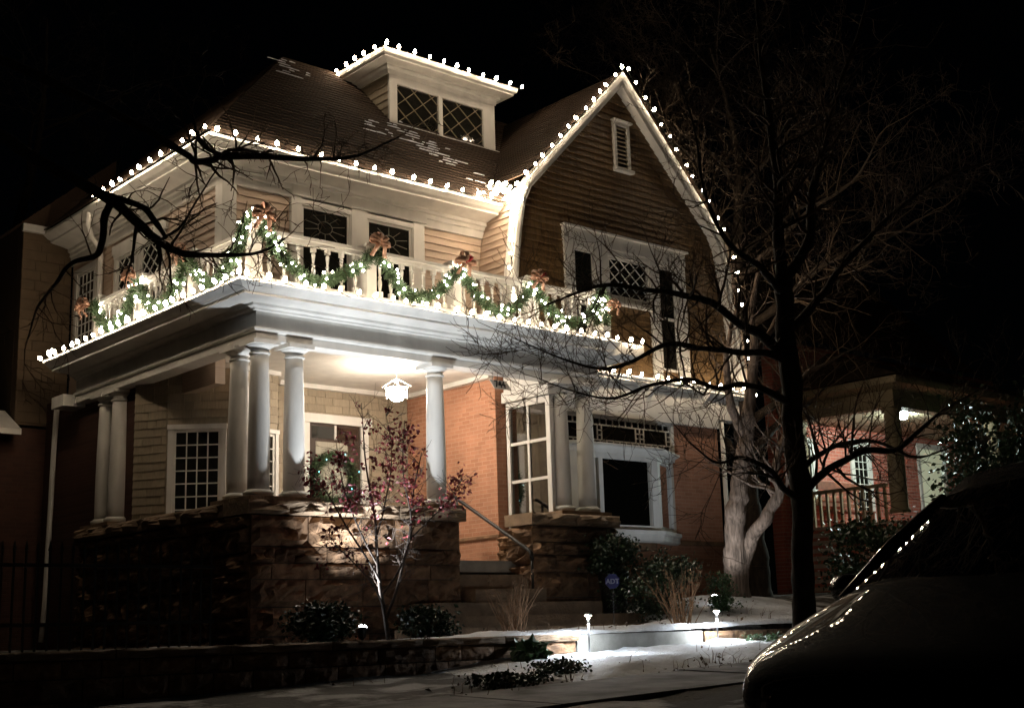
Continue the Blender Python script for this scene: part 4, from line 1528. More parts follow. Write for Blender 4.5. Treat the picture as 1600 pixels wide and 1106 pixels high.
def text(body, size, mt, pos, rot, parent, name, shear=0.0):
    c = bpy.data.curves.new(name, 'FONT')
    c.body = body
    c.size = size
    c.align_x = 'CENTER'
    c.align_y = 'CENTER'
    c.extrude = 0.002
    c.offset = size * 0.03
    c.shear = shear
    c.materials.append(mt)
    tmp = bpy.data.objects.new(name + "_curve", c)
    COL.objects.link(tmp)
    me = bpy.data.meshes.new_from_object(tmp.evaluated_get(bpy.context.evaluated_depsgraph_get()))
    bpy.data.objects.remove(tmp)
    o = bpy.data.objects.new(name, me)
    COL.objects.link(o)
    place(o, pos, parent)
    o.rotation_euler = rot
    return o


text("744", 0.15, BLACKP, (4.63, 0.185, 5.405), (rad(90), 0, 0), sg, "house_number", -0.35)
SX, SY, SZ = 4.70, -2.05, 2.20
yd = empty("yard_sign", (SX, SY, gz(SX, SY)), label="small blue octagonal alarm sign on a stake in the dark garden bed", cat="sign")
ang = rad(-35)
oc = [(SX + .11 * math.cos(rad(22.5 + 45 * k)) * math.cos(ang), SY + .11 * math.cos(rad(22.5 + 45 * k)) * math.sin(ang), SZ + .11 * math.sin(rad(22.5 + 45 * k))) for k in range(8)]
nrm = V((math.sin(ang), -math.cos(ang), 0))
MB().prism(oc, tuple(-nrm * .012)).build("panel", BLUE, yd)
MB().tube([(SX - nrm.x * .02, SY - nrm.y * .02, SZ), (SX - nrm.x * .02, SY - nrm.y * .02, gz(SX, SY) - .1)], .006, 6).build("stake", DARKMET, yd)
text("ADT", 0.095, LETW, V((SX, SY, SZ - .005)) + nrm * .004, (rad(90), 0, ang), yd, "lettering")


# ================================================================== trees and plants
def tubes_of(mb, P, n):
    Q = []
    for i, p in enumerate(P):
        q = V(p[:3])
        j = V((noise.noise(q * 3), noise.noise(q * 3 + V((9, 0, 0))), noise.noise(q * 3 + V((0, 9, 0))))) * min(p[3], .06) * 0.7
        Q.append((q.x + j.x, q.y + j.y, q.z + j.z, p[3] * (1 + 0.14 * noise.noise(q * 6 + V((0, 0, 5))))))
    P = Q
    mb.tube([V(p[:3]) for p in P], [p[3] for p in P], n, cap=False)


def grow(mb, p, d, L_, r, lev, rs, droop=0.0, curl=0.35, kids=(3, 5), n=4, up=0.0, ratio=0.6):
    """a twisting branch with side shoots"""
    k = 5 if lev > 0 else 4
    pts, rr = [V(p)], [r]
    d = V(d).normalized()
    for i in range(k):
        d = (d + V((rs.gauss(0, curl), rs.gauss(0, curl), rs.gauss(0, curl) + up - droop)) * 0.5).normalized()
        pts.append(pts[-1] + d * L_ / k)
        rr.append(max(r * (1 - .75 * (i + 1) / k), 0.0022))
    mb.tube(pts, rr, n if lev > 0 else 3, cap=False)
    if lev <= 0:
        return
    for c in range(rs.randint(*kids)):
        t = rs.uniform(.25, 1.0)
        i = min(k - 1, int(t * k))
        q = pts[i].lerp(pts[i + 1], t * k - i)
        base = (pts[i + 1] - pts[i]).normalized()
        sd = base.cross(V((rs.gauss(0, 1), rs.gauss(0, 1), rs.gauss(0, 1)))).normalized()
        nd = (base * rs.uniform(.4, 1.0) + sd * rs.uniform(.6, 1.1)).normalized()
        grow(mb, q, nd, L_ * ratio * rs.uniform(.6, 1.15), max(rr[i] * .6, .0025), lev - 1, rs, droop, curl, kids, n, up, ratio)


def ridge(mb, k=1.0):
    """bark ridges: push the surface about along the trunk's grain"""
    out = []
    for x, y, z in mb.v:
        n_ = noise.noise(V((x * 30, y * 30, z * 3.5))) * .012 + noise.noise(V((x * 9, y * 9, z * 5))) * .012
        m2 = noise.noise(V((x * 30 + 7, y * 30, z * 3.5))) * .012
        out.append((x + n_ * k, y + m2 * k, z))
    mb.v = out


def limb_tree(name, limbs, trunk, mt, label, seed, nt_=16, lev=2, tl=0.8, sides=8, group=None, up=0.12, tw=TWIG, droop=0.0, skip=0.2, grp_kids=(2, 4)):
    rs = random.Random(seed)
    base = trunk[0]
    root = empty(name, base[:3], label=label, cat="tree", group=group)
    tb = MB()
    tubes_of(tb, spline(trunk, 22), sides + 14)
    ridge(tb)
    tb.build("trunk", mt, root, smooth=True)
    lb_, tg = MB(), MB()
    for L_ in limbs:
        sp = spline(L_, 6)
        tubes_of(lb_, spline(L_, 12) if L_[0][3] > .08 else sp, sides + (8 if L_[0][3] > .08 else 0))
        m_ = len(sp)
        length = sum((sp[i + 1] - sp[i]).length for i in range(m_ - 1))
        for i in range(int(nt_ * length / 2.0)):
            k = rs.randint(int(m_ * skip), m_ - 2)
            p, q = sp[k], sp[k + 1]
            bd = (V(q[:3]) - V(p[:3])).normalized()
            sd = bd.cross(V((rs.gauss(0, 1), rs.gauss(0, 1), rs.gauss(0, 1)))).normalized()
            d = bd * rs.uniform(.2, .9) + sd + V((0, 0, up))
            grow(tg, p[:3], d, tl * rs.uniform(.45, 1.2), max(p[3] * rs.uniform(.3, .5), .004), lev, rs, droop, 0.38, grp_kids, 4, up)
        e = sp[-1]
        grow(tg, e[:3], V(sp[-1][:3]) - V(sp[-3][:3]), tl * .9, max(e[3] * .9, .004), lev, rs, droop, 0.38, (3, 4), 4, up)
    ridge(lb_, .6)
    lb_.build("limb", mt, root, smooth=True)
    tg.build("twigs", tw, root, smooth=True, kind="stuff")
    return root


T_TRUNK = [(1.60, -7.67, 0.85, 0.150), (1.48, -7.75, 1.61, 0.112), (1.33, -7.89, 2.56, 0.098), (1.17, -8.00, 3.45, 0.094), (1.05, -8.10, 4.22, 0.088), (0.97, -8.19, 4.75, 0.082)]
T_L = [
    [(0.97, -8.19, 4.75, 0.075), (0.79, -8.30, 5.25, 0.060), (0.51, -8.51, 5.89, 0.045), (0.12, -8.74, 6.51, 0.030), (-0.24, -9.01, 7.10, 0.016)],
    [(0.98, -8.18, 4.69, 0.070), (1.26, -8.27, 5.10, 0.055), (1.41, -8.29, 5.70, 0.045), (1.62, -8.43, 6.50, 0.032), (1.90, -8.66, 7.39, 0.020), (2.03, -8.82, 8.06, 0.012)],
    [(1.09, -8.07, 3.97, 0.065), (0.79, -8.00, 4.17, 0.055), (0.42, -7.98, 4.30, 0.045), (0.12, -7.90, 4.45, 0.038), (-0.16, -7.80, 4.49, 0.032), (-0.41, -7.71, 4.50, 0.028), (-0.77, -7.54, 4.53, 0.022), (-1.02, -7.44, 4.45, 0.016), (-1.30, -7.29, 4.32, 0.010)],
    [(1.10, -8.07, 3.95, 0.050), (0.73, -8.04, 4.00, 0.040), (0.34, -7.97, 3.99, 0.034), (-0.07, -7.87, 4.00, 0.030), (-0.41, -7.84, 3.98, 0.026), (-0.67, -7.70, 3.82, 0.021), (-0.94, -7.58, 3.75, 0.016), (-1.26, -7.46, 3.82, 0.011), (-1.65, -7.29, 3.98, 0.006)],
    [(1.14, -8.01, 3.57, 0.050), (0.82, -8.01, 3.65, 0.040), (0.47, -8.00, 3.69, 0.033), (0.16, -7.97, 3.62, 0.028), (-0.19, -7.95, 3.67, 0.022), (-0.58, -7.86, 3.60, 0.017), (-0.89, -7.69, 3.48, 0.013), (-1.21, -7.55, 3.52, 0.009), (-1.54, -7.43, 3.63, 0.005)],
    [(1.31, -7.91, 2.69, 0.060), (1.37, -7.99, 2.79, 0.050), (1.42, -8.21, 2.94, 0.042), (1.54, -8.49, 3.07, 0.036), (1.66, -8.74, 3.07, 0.030), (1.72, -8.95, 3.19, 0.024), (1.89, -9.16, 3.40, 0.016), (2.11, -9.40, 3.57, 0.010)],
    [(1.27, -7.93, 2.89, 0.040), (1.55, -7.96, 3.08, 0.034), (1.87, -8.01, 3.22, 0.028), (2.32, -8.14, 3.27, 0.022), (2.80, -8.26, 3.13, 0.014), (3.13, -8.43, 3.22, 0.008)],
    [(1.31, -7.90, 2.67, 0.045), (1.01, -7.95, 2.79, 0.036), (0.75, -8.02, 2.91, 0.030), (0.47, -7.94, 3.02, 0.022), (0.22, -7.85, 2.97, 0.014), (-0.07, -7.78, 3.15, 0.008)],
    [(1.05, -8.11, 4.22, 0.060), (1.63, -8.05, 4.62, 0.045), (2.17, -8.13, 5.15, 0.035), (2.72, -8.35, 5.67, 0.025), (3.21, -8.61, 6.05, 0.016), (3.82, -8.95, 6.30, 0.009)],
    [(1.00, -8.16, 4.57, 0.050), (0.49, -8.29, 4.71, 0.036), (0.01, -8.33, 4.86, 0.026), (-0.43, -8.44, 5.22, 0.018), (-0.71, -8.61, 5.69, 0.011), (-0.93, -8.65, 6.08, 0.006)]]
T_L = [[(a, b, c, d * 0.84) for a, b, c, d in l_] for l_ in T_L]
limb_tree("bare_tree", T_L, T_TRUNK, BARK, "dark bare street tree whose branches cross the gable and bay window", 5, 29, 2, 0.66, up=0.18)

S_TRUNK = [(-7.54, -5.21, 0.49, 0.240), (-7.62, -5.48, 1.66, 0.200), (-7.66, -5.74, 3.24, 0.180), (-7.65, -6.07, 4.85, 0.160), (-7.55, -6.37, 6.09, 0.130), (-7.52, -6.62, 7.37, 0.100)]
S_L = [
    [(-7.66, -5.95, 4.45, 0.120), (-7.00, -6.43, 5.07, 0.090), (-6.24, -6.82, 5.04, 0.070), (-5.61, -7.02, 4.75, 0.055), (-5.24, -7.15, 4.55, 0.050), (-5.08, -7.25, 4.39, 0.045), (-4.96, -7.32, 4.27, 0.040), (-4.82, -7.42, 4.17, 0.032), (-4.62, -7.46, 4.18, 0.024), (-4.34, -7.58, 4.22, 0.016), (-4.14, -7.65, 4.34, 0.009)],
    [(-5.23, -7.17, 4.55, 0.040), (-5.29, -7.20, 4.38, 0.036), (-5.33, -7.25, 4.20, 0.032), (-5.35, -7.20, 4.11, 0.028), (-5.51, -7.19, 4.04, 0.022), (-5.58, -7.08, 3.90, 0.017), (-5.68, -7.08, 3.74, 0.011), (-5.71, -7.00, 3.53, 0.006)],
    [(-7.61, -6.16, 5.53, 0.100), (-6.86, -6.45, 5.64, 0.075), (-5.99, -6.77, 5.54, 0.055), (-5.27, -7.05, 5.25, 0.045), (-4.73, -7.18, 5.01, 0.034), (-4.65, -7.24, 4.93, 0.036), (-4.54, -7.33, 4.94, 0.036), (-4.49, -7.38, 4.97, 0.038), (-4.20, -7.51, 4.98, 0.030), (-3.86, -7.67, 4.99, 0.022), (-3.60, -7.79, 5.05, 0.016), (-3.33, -7.93, 5.21, 0.008)],
    [(-4.49, -7.38, 4.97, 0.024), (-4.65, -7.39, 5.00, 0.020), (-4.71, -7.36, 5.11, 0.012), (-4.79, -7.46, 5.23, 0.006)],
    [(-4.92, -7.36, 4.28, 0.022), (-5.04, -7.42, 4.37, 0.030), (-5.10, -7.39, 4.45, 0.030), (-5.22, -7.24, 4.54, 0.030)],
    [(-4.96, -7.32, 4.25, 0.020), (-4.97, -7.40, 4.11, 0.016)],
    [(-4.94, -7.34, 4.28, 0.014), (-4.80, -7.36, 4.39, 0.012), (-4.69, -7.38, 4.61, 0.009), (-4.55, -7.44, 4.88, 0.005)]]
S_L = [[(a, b, c, d * 0.72) for a, b, c, d in l_] for l_ in S_L]
limb_tree("bare_tree", S_L, S_TRUNK, BARK, "dark tree branches drooping in front of the upper corner of the house", 9, 16, 2, 0.42, up=-0.06, droop=0.10, skip=0.42, grp_kids=(1, 3))

W_T1 = [(9.09, -0.67, 1.90, 0.28), (9.05, -0.74, 2.35, 0.220), (8.97, -0.82, 2.89, 0.190), (8.93, -0.96, 3.53, 0.170), (8.92, -1.14, 4.18, 0.150), (8.91, -1.31, 4.82, 0.130), (8.90, -1.42, 5.25, 0.110), (8.94, -1.53, 6.02, 0.080), (8.82, -1.67, 6.89, 0.050), (8.92, -1.87, 7.77, 0.030)]
W_L = [[(9.10, -0.71, 2.08, 0.200), (9.11, -0.85, 2.56, 0.130), (9.10, -1.11, 3.03, 0.120), (9.16, -1.36, 3.23, 0.110), (9.20, -1.45, 3.45, 0.100), (9.21, -1.67, 3.72, 0.090), (9.11, -1.68, 4.07, 0.070), (9.14, -1.85, 4.55, 0.050), (9.23, -2.07, 5.07, 0.030)],
       [(8.92, -1.26, 4.60, 0.090), (8.64, -1.27, 5.03, 0.080), (8.46, -1.33, 5.33, 0.070), (8.27, -1.47, 5.95, 0.050), (8.22, -1.79, 6.78, 0.030)],
       [(8.94, -1.53, 6.0, .06), (9.3, -1.7, 6.6, .045), (9.9, -1.8, 7.3, .03), (10.6, -2.0, 8.0, .015)]]
limb_tree("bare_tree", W_L, W_T1, PALEBARK, "pale barked forked tree lit from below beside the brick bay", 21, 10, 2, 1.1, up=0.2, tw=PALEBARK, skip=0.5)


def random_tree(x, y, hgt, spread, seed, label, mt=BARK, tw=PALETW, n1=14, lev=3, r0=0.22):
    rs = random.Random(seed)
    z = gz(x, y)
    tr_ = [(x, y, z - .1, r0 * 1.25), (x + rs.uniform(-.2, .2), y, z + hgt * .2, r0), (x + rs.uniform(-.4, .4), y + rs.uniform(-.3, .3), z + hgt * .5, r0 * .75), (x + rs.uniform(-.6, .6), y, z + hgt * .8, r0 * .35), (x + rs.uniform(-.7, .7), y, z + hgt, r0 * .1)]
    sp = spline(tr_, 6)
    limbs = []
    for i in range(n1):
        k = rs.randint(int(len(sp) * .3), len(sp) - 3)
        b = sp[k]
        an = rs.uniform(0, 2 * math.pi)
        Ln = spread * rs.uniform(.5, 1.1) * (1.15 - .6 * k / len(sp))
        pts = []
        for j in range(5):
            t = j / 4
            pts.append((b[0] + math.cos(an + .3 * t * rs.uniform(-1, 1)) * Ln * t, b[1] + math.sin(an) * Ln * t, b[2] + Ln * (.75 * t - .15 * t * t) + rs.uniform(-.1, .1), max(b[3] * .55 * (1 - .85 * t), .006)))
        limbs.append(pts)
    return limb_tree("bare_tree", limbs, tr_, mt, label, seed, 7, lev, spread * .34, 6, "bare trees behind the houses", tw=tw, skip=.3)


random_tree(13.9, 2.6, 12.5, 4.4, 31, "tall bare tree rising in the dark between the two houses", n1=24)
random_tree(19.0, 9.0, 16, 5.5, 33, "tallest bare tree behind the neighbouring porch roof", n1=16)
random_tree(3.0, 17.0, 16.5, 5.5, 37, "bare tree barely visible in the sky behind the main roof", n1=14)

# ---- small red leaved tree
cx, cy = 1.42, -1.12
ct = empty("crabapple_tree", (cx, cy, gz(cx, cy)), label="small slender tree holding dry red leaves in front of the porch", cat="tree")
rs = random.Random(77)
tb, tg, lf = MB(), MB(), MB()
z0 = gz(cx, cy)
stems = [
    [(cx, cy, z0 - .05, .035), (cx - .02, cy, z0 + .5, .028), (cx - .03, cy, z0 + 1.0, .024), (cx - .02, cy - .05, z0 + 1.6, .018), (cx - .10, cy - .1, z0 + 2.3, .011), (cx - .06, cy - .1, z0 + 3.1, .004)],
    [(cx - .01, cy, z0 + .25, .022), (cx + .25, cy - .05, z0 + .75, .02), (cx + .45, cy - .1, z0 + 1.3, .017), (cx + .62, cy - .1, z0 + 1.9, .012), (cx + .85, cy - .1, z0 + 2.5, .006)],
    [(cx, cy, z0 + .6, .016), (cx + .3, cy - .12, z0 + 1.0, .016), (cx + .5, cy - .15, z0 + 1.55, .013), (cx + .42, cy - .2, z0 + 2.2, .009), (cx + .55, cy - .2, z0 + 2.9, .004)],
    [(cx - .02, cy, z0 + .75, .018), (cx - .25, cy - .1, z0 + 1.05, .014), (cx - .55, cy - .15, z0 + 1.45, .012), (cx - .85, cy - .2, z0 + 1.9, .008), (cx - 1.1, cy - .2, z0 + 2.2, .004)],
    [(cx - .02, cy, z0 + .95, .016), (cx - .2, cy + .05, z0 + 1.4, .013), (cx - .42, cy, z0 + 1.95, .009), (cx - .5, cy - .05, z0 + 2.6, .004)],
    [(cx - .02, cy, z0 + .45, .014), (cx - .3, cy - .2, z0 + .75, .011), (cx - .7, cy - .25, z0 + 1.1, .007), (cx - .95, cy - .3, z0 + 1.25, .004)],
    [(cx + .45, cy - .1, z0 + 1.3, .012), (cx + .8, cy - .2, z0 + 1.6, .009), (cx + 1.15, cy - .2, z0 + 1.85, .006), (cx + 1.35, cy - .3, z0 + 2.15, .003)],
    [(cx - .02, cy, z0 + 1.3, .013), (cx + .15, cy - .1, z0 + 1.8, .01), (cx + .3, cy - .15, z0 + 2.4, .006), (cx + .25, cy - .2, z0 + 3.0, .003)]]


def leaf(mb, p, s_, rs):
    d = V((rs.gauss(0, 1), rs.gauss(0, 1), rs.gauss(-.4, .7))).normalized()
    wv = d.cross(V((rs.gauss(0, 1), rs.gauss(0, 1), rs.gauss(0, 1)))).normalized()
    n_ = d.cross(wv)
    mb.add([p, p + d * s_ * .5 + wv * s_ * .32 + n_ * s_ * .1, p + d * s_, p + d * s_ * .5 - wv * s_ * .32 + n_ * s_ * .1], [(0, 1, 2), (0, 2, 3)])


stems = [[(a - .13 * (c - z0), b, c, d) for a, b, c, d in st_] for st_ in stems]
for st_ in stems:
    sp = spline(st_, 6)
    tubes_of(tb, sp, 7)
    for i in range(26):
        k = rs.randint(int(len(sp) * .25), len(sp) - 2)
        p = V(sp[k][:3])
        bd = (V(sp[k + 1][:3]) - p).normalized()
        sd = bd.cross(V((rs.gauss(0, 1), rs.gauss(0, 1), rs.gauss(0, 1)))).normalized()
        grow(tg, p, bd * rs.uniform(.3, 1) + sd, rs.uniform(.15, .45), .005, 1, rs, 0, .35, (2, 4), 4, .1)
    for i in range(30):
        k = rs.randint(int(len(sp) * .5), len(sp) - 1)
        c_ = V(sp[k][:3]) + V((rs.gauss(0, .09), rs.gauss(0, .09), rs.gauss(0, .10)))
        if c_.z < z0 + 1.7 and rs.random() < .75:
            continue
        for j in range(rs.randint(4, 11)):
            leaf(lf, c_ + V((rs.gauss(0, .035), rs.gauss(0, .035), rs.gauss(0, .04))), rs.uniform(.048, .082), rs)
tb.build("trunk", CBARK, ct, smooth=True)
tg.build("twigs", CBARK, ct, smooth=True, kind="stuff")
lf.build("leaves", REDLEAF, ct, kind="stuff")


# ---- evergreen shrubs
def shrub(x, y, rx, rz, n, mt, label, seed, s0=.05, s1=.09, name="evergreen_shrub", zoff=0.0, cat="shrub", group=None):
    rs = random.Random(seed)
    z = gz(x, y) + zoff
    root = empty(name, (x, y, z), label=label, cat=cat, group=group)
    mb, stx = MB(), MB()
    for i in range(14):
        an = rs.uniform(0, 6.28)
        stx.tube([(x, y, z - .03), (x + math.cos(an) * rx * .4, y + math.sin(an) * rx * .4, z + rz * .5), (x + math.cos(an) * rx * .75, y + math.sin(an) * rx * .75, z + rz * rs.uniform(.6, .95))], [.012, .008, .004], 4)
    cl_ = [(V((rs.gauss(0, .5), rs.gauss(0, .5), rs.uniform(-1, 1)))) for _ in range(40)]
    for i in range(n):
        c_ = rs.choice(cl_)
        d = c_.normalized() * rs.uniform(.45, 1.0) + V((rs.gauss(0, .16), rs.gauss(0, .16), rs.gauss(0, .16)))
        p = V((x + d.x * rx, y + d.y * rx, z + max(.02, (d.z * .5 + .5) * rz)))
        leaf(mb, p, rs.uniform(s0, s1), rs)
    stx.build("stems", TWIG, root)
    mb.build("foliage", mt, root, kind="stuff")
    return root


shrub(0.42, -1.05, 0.42, 0.5, 2200, EVERG, "dark evergreen shrub against the stone wall with leaves glinting by the floodlight", 41)
shrub(1.82, -1.4, 0.40, 0.42, 1900, EVERG, "dark evergreen shrub at the foot of the red leaved tree", 42)
shrub(6.6, -1.2, 0.75, 1.0, 4200, EVERG, "large dark rounded shrub below the bay window", 43, .05, .08)
shrub(7.45, -1.75, 0.28, 0.65, 1500, BOXW, "bright green shrub lit by the hidden floodlight", 44, .03, .06)
shrub(1.55, -3.72, 0.2, 0.26, 240, BOXW, "tuft of green strappy leaves at the foot of the retaining wall", 45, .10, .2, "leafy_tuft")
shrub(0.75, -5.1, 0.33, 0.16, 900, EVERG, "low dark creeping plant at the snow edge near the pavement", 46, .03, .06, "creeping_plant")
shrub(5.45, -4.1, 0.28, 0.17, 800, BOXW, "low green cushion plant poking out of the snow by the far stake lamp", 47, .03, .05, "cushion_plant")
shrub(6.6, -4.25, 0.3, 0.22, 500, EVERG, "sparse dark plant in the snow beyond the cushion plant", 48, .04, .07, "creeping_plant")
shrub(-0.5, -5.7, 0.4, 0.15, 700, EVERG, "dark low plant on the shadowed end of the snow strip", 49, .04, .07, "creeping_plant")
# potted plant on the porch pier
pt = shrub(6.35, -0.45, 0.42, 0.62, 2400, EVERG, "bushy dark evergreen spilling from a pot in front of the stone pier", 50, .05, .09, "potted_plant", 0.75, "plant")
MB().lathe((6.35, -0.45, gz(6.35, -.45)), [(.16, 0), (.18, .05), (.22, .5), (.26, .78), (.23, .79)], 16).build("pot", DARKMET, pt, smooth=True)


def dry_shrub(x, y, n, hgt, seed, label):
    rs = random.Random(seed)
    z = gz(x, y)
    root = empty("dry_shrub", (x, y, z), label=label, cat="shrub", group="leafless garden shrubs")
    mb, fl = MB(), MB()
    for i in range(n):
        an = rs.uniform(0, 6.28)
        ln_ = rs.uniform(.15, .65)
        d = V((math.cos(an) * ln_, math.sin(an) * ln_, 1)).normalized()
        p = V((x + rs.gauss(0, .06), y + rs.gauss(0, .06), z - .03))
        L_ = hgt * rs.uniform(.45, 1.1)
        pts = [p]
        for j in range(5):
            d = (d + V((rs.gauss(0, .07), rs.gauss(0, .07), .02))).normalized()
            pts.append(pts[-1] + d * L_ / 5)
        mb.tube(pts, [.007, .006, .005, .004, .003, .002], 4)
        for j in range(rs.randint(1, 3)):
            k = rs.randint(2, 4)
            grow(mb, pts[k], d + V((rs.gauss(0, .5), rs.gauss(0, .5), .2)), L_ * .25, .003, 0, rs)
        if rs.random() < .3:
            for j in range(6):
                leaf(fl, pts[-1] + V((rs.gauss(0, .02), rs.gauss(0, .02), rs.gauss(0, .02))), .035, rs)
    mb.build("stems", DRY, root)
    if fl.v:
        fl.build("seed_heads", DRY, root, kind="stuff")


dry_shrub(2.2, -2.75, 42, 0.85, 61, "leafless reddish stemmed shrub in front of the porch steps")
dry_shrub(5.65, -2.5, 46, 0.95, 62, "leafless reddish stemmed shrub beside the far stake lamp")

# ---- wreath on the door
WX, WY, WZ, WR = 3.83, 3.80, 4.25, 0.40
wr = empty("wreath", (WX, WY, WZ - WR), label="evergreen wreath with tiny teal lights on the front door", cat="wreath")
rs = random.Random(88)
mb = MB()
for i in range(2600):
    an = rs.uniform(0, 6.283)
    c_ = V((WX + math.cos(an) * WR, WY - .05, WZ + math.sin(an) * WR))
    d = V((rs.gauss(0, 1), rs.gauss(0, .7), rs.gauss(0, 1))).normalized()
    a = c_ + d * rs.uniform(0, .07)
    b = a + d * rs.uniform(.05, .12)
    wv = d.orthogonal().normalized() * .007
    mb.add([a - wv, a + wv, b + wv * .3, b - wv * .3], [(0, 1, 2, 3)])
mb.build("foliage", NEEDLE, wr, kind="stuff")
tm = MB().lathe((0, 0, 0), [(.004, -.014), (.013, 0), (.004, .014)], 6)
TEALM = mesh_only(tm, TEAL, "mini_bulb")
for i in range(7):
    an = i * .9 + .3
    inst("mini_bulb", TEALM, (WX + math.cos(an) * (WR + rs.uniform(-.08, .1)), WY - .16, WZ + math.sin(an) * (WR + rs.uniform(-.08, .1))), wr)

# ---- iron fence on the dark side
fn = empty("iron_fence", (-4.0, -2.9, 1.4), label="black iron picket fence in the dark beside the porch wall", cat="fence")
for z in (1.72, 2.28):
    MB().box(-7.0, -2.1, -2.95, -2.92, z, z + .035).build("rail", DARKMET, fn)
pk = MB().box(-.009, .009, -.009, .009, 0, 1.02).add([(-.016, -.016, 1.02), (.016, -.016, 1.02), (.016, .016, 1.02), (-.016, .016, 1.02), (0, 0, 1.12)], [(0, 1, 4), (1, 2, 4), (2, 3, 4), (3, 0, 4), (3, 2, 1, 0)])
PK = mesh_only(pk, DARKMET, "picket")
x = -6.95
while x < -2.1:
    inst("picket", PK, (x, -2.90, 1.42), fn)
    x += 0.115

# ================================================================== neighbouring house
NH = empty("neighbour_house", (19.5, 4.5, 2.2), label="red brick neighbouring house with a columned porch and bright porch lamp", cat="house")
NZ = 3.75
BX("brick_wall", NBRICK, NH, 17.2, 28, 4.4, 4.7, 1.8, 8.5)
BX("porch_base", NBRICK, NH, 17.5, 28, 1.35, 4.39, 1.8, NZ)
NPATH = [(17.45, 4.39), (17.45, 1.2), (28, 1.2)]
MB().sweep(NPATH, [(0, 6.35), (0, 6.75), (0.12, 6.8), (0.30, 6.85), (0.34, 6.95), (0.34, 7.0), (-.3, 7.1), (-.3, 6.35)]).build("porch_beam", CREAM, NH)
BX("porch_ceiling", CREAM, NH, 17.76, 26, 1.51, 4.39, 6.45, 6.6)
MB().add([(17.0, 0.8, 7.02), (26, 0.8, 7.02), (26, 4.4, 8.4), (19.6, 4.4, 8.4), (17.0, 4.4, 7.02)], [(0, 1, 2, 3), (0, 3, 4)]).build("porch_roof", ROOF, NH)
ncol = MB().lathe((0, 0, 0), [(.24, 0), (.24, .08), (.2, .1), (.2, .9), (.18, 2.3), (.23, 2.35), (.23, 2.42)], 18)
NC = mesh_only(ncol, CREAM, "column", True)
for x, y in ((17.72, 1.45), (17.72, 4.1), (22.2, 1.45)):
    inst("column", NC, (x, y, NZ + .18), NH)
win(NH, (0, 4.4, 0), (1, 0, 0), 20.35, 21.0, 4.0, 6.05, "grid", 0.14, 0.0)
win(NH, (0, 4.4, 0), (1, 0, 0), 18.05, 18.55, 4.45, 5.95, "plain", 0.12, 0.0)
wn = win(NH, (0, 4.4, 0), (1, 0, 0), 23.5, 24.7, 3.95, 6.2, "plain", 0.10, 0.0, glass=YELWIN)
BX("porch_rail", CREAM, NH, 17.62, 17.70, 1.7, 4.0, 4.55, 4.63)
MB().add([(14.9, 4.0, 8.5), (26.5, 4.0, 8.5), (26.5, 8, 12.5), (17.5, 8, 12.5)], [(0, 1, 2, 3)]).build("main_roof", ROOF, NH)
y = 1.75
while y < 4.0:
    BX("baluster", CREAM, NH, 17.63, 17.69, y, y + .06, NZ + .001, 4.549)
    y += 0.2
bn = empty("porch_bench", (18.6, 3.2, NZ), label="slatted wooden bench on the neighbouring porch behind its railing", cat="bench")
BX("seat", BENCH, bn, 18.0, 19.7, 3.4, 3.85, 4.15, 4.2)
for z in (4.32, 4.46, 4.60):
    BX("back_slat", BENCH, bn, 18.0, 19.7, 3.86, 3.9, z, z + .09)
BX("back_crest", BENCH, bn, 17.98, 19.72, 3.85, 3.92, 4.72, 4.92)
for x, y in ((18.03, 3.42), (19.62, 3.42), (18.03, 3.8), (19.62, 3.8)):
    BX("leg", BENCH, bn, x, x + .05, y, y + .05, NZ, 4.149)
nl = empty("porch_lamp", (19.25, 2.1, 6.44), label="glaring cool white lamp under the neighbouring porch ceiling", cat="lamp")
MB().lathe((19.25, 2.1, 6.30), [(.03, 0), (.09, .03), (.10, .08), (.05, .13)], 12).build("globe", NLAMP, nl, smooth=True)
MB().lathe((19.25, 2.1, 6.43), [(.07, 0), (.07, .018)], 12).build("base", CREAM, nl)
shrub(19.0, -0.3, 1.25, 4.3, 4600, EVERG, "tall broadleaf shrub in front of the lit neighbouring window", 71, .10, .2)
shrub(15.0, 0.6, 1.2, 1.5, 3000, EVERG, "dark shrub between the two houses behind the street tree", 72, .08, .14)
shrub(17.0, 0.2, 1.1, 1.6, 2600, EVERG, "dark shrub below the neighbouring porch railing", 73, .08, .14)

# ================================================================== parked car
CXN, CYF, CYN = -3.75, -11.05, -12.95
CZ = 0.65
car = empty("parked_car", (CXN + 2.4, (CYF + CYN) / 2, CZ), label="glossy black minivan parked at the kerb reflecting the string lights", cat="car")
cm = (CYF + CYN) / 2
hwid = (CYF - CYN) / 2
# stations: u, half width at sill, at belt, belt height, and hood/top line at centre
ST = [(0.00, .60, .62, .56, .62), (0.04, .76, .78, .62, .69), (0.14, .86, .87, .69, .77), (0.35, .91, .92, .77, .87), (0.7, .94, .94, .88, 1.02), (1.0, .95, .95, .96, 1.13), (1.25, .95, .95, 1.00, 1.17),
      (1.8, .95, .95, 1.02, 1.10), (2.6, .95, .95, 1.03, 1.10), (3.6, .95, .95, 1.03, 1.10), (4.4, .94, .94, 1.04, 1.10), (4.75, .90, .91, 1.02, 1.06), (4.9, .84, .84, .9, .94)]


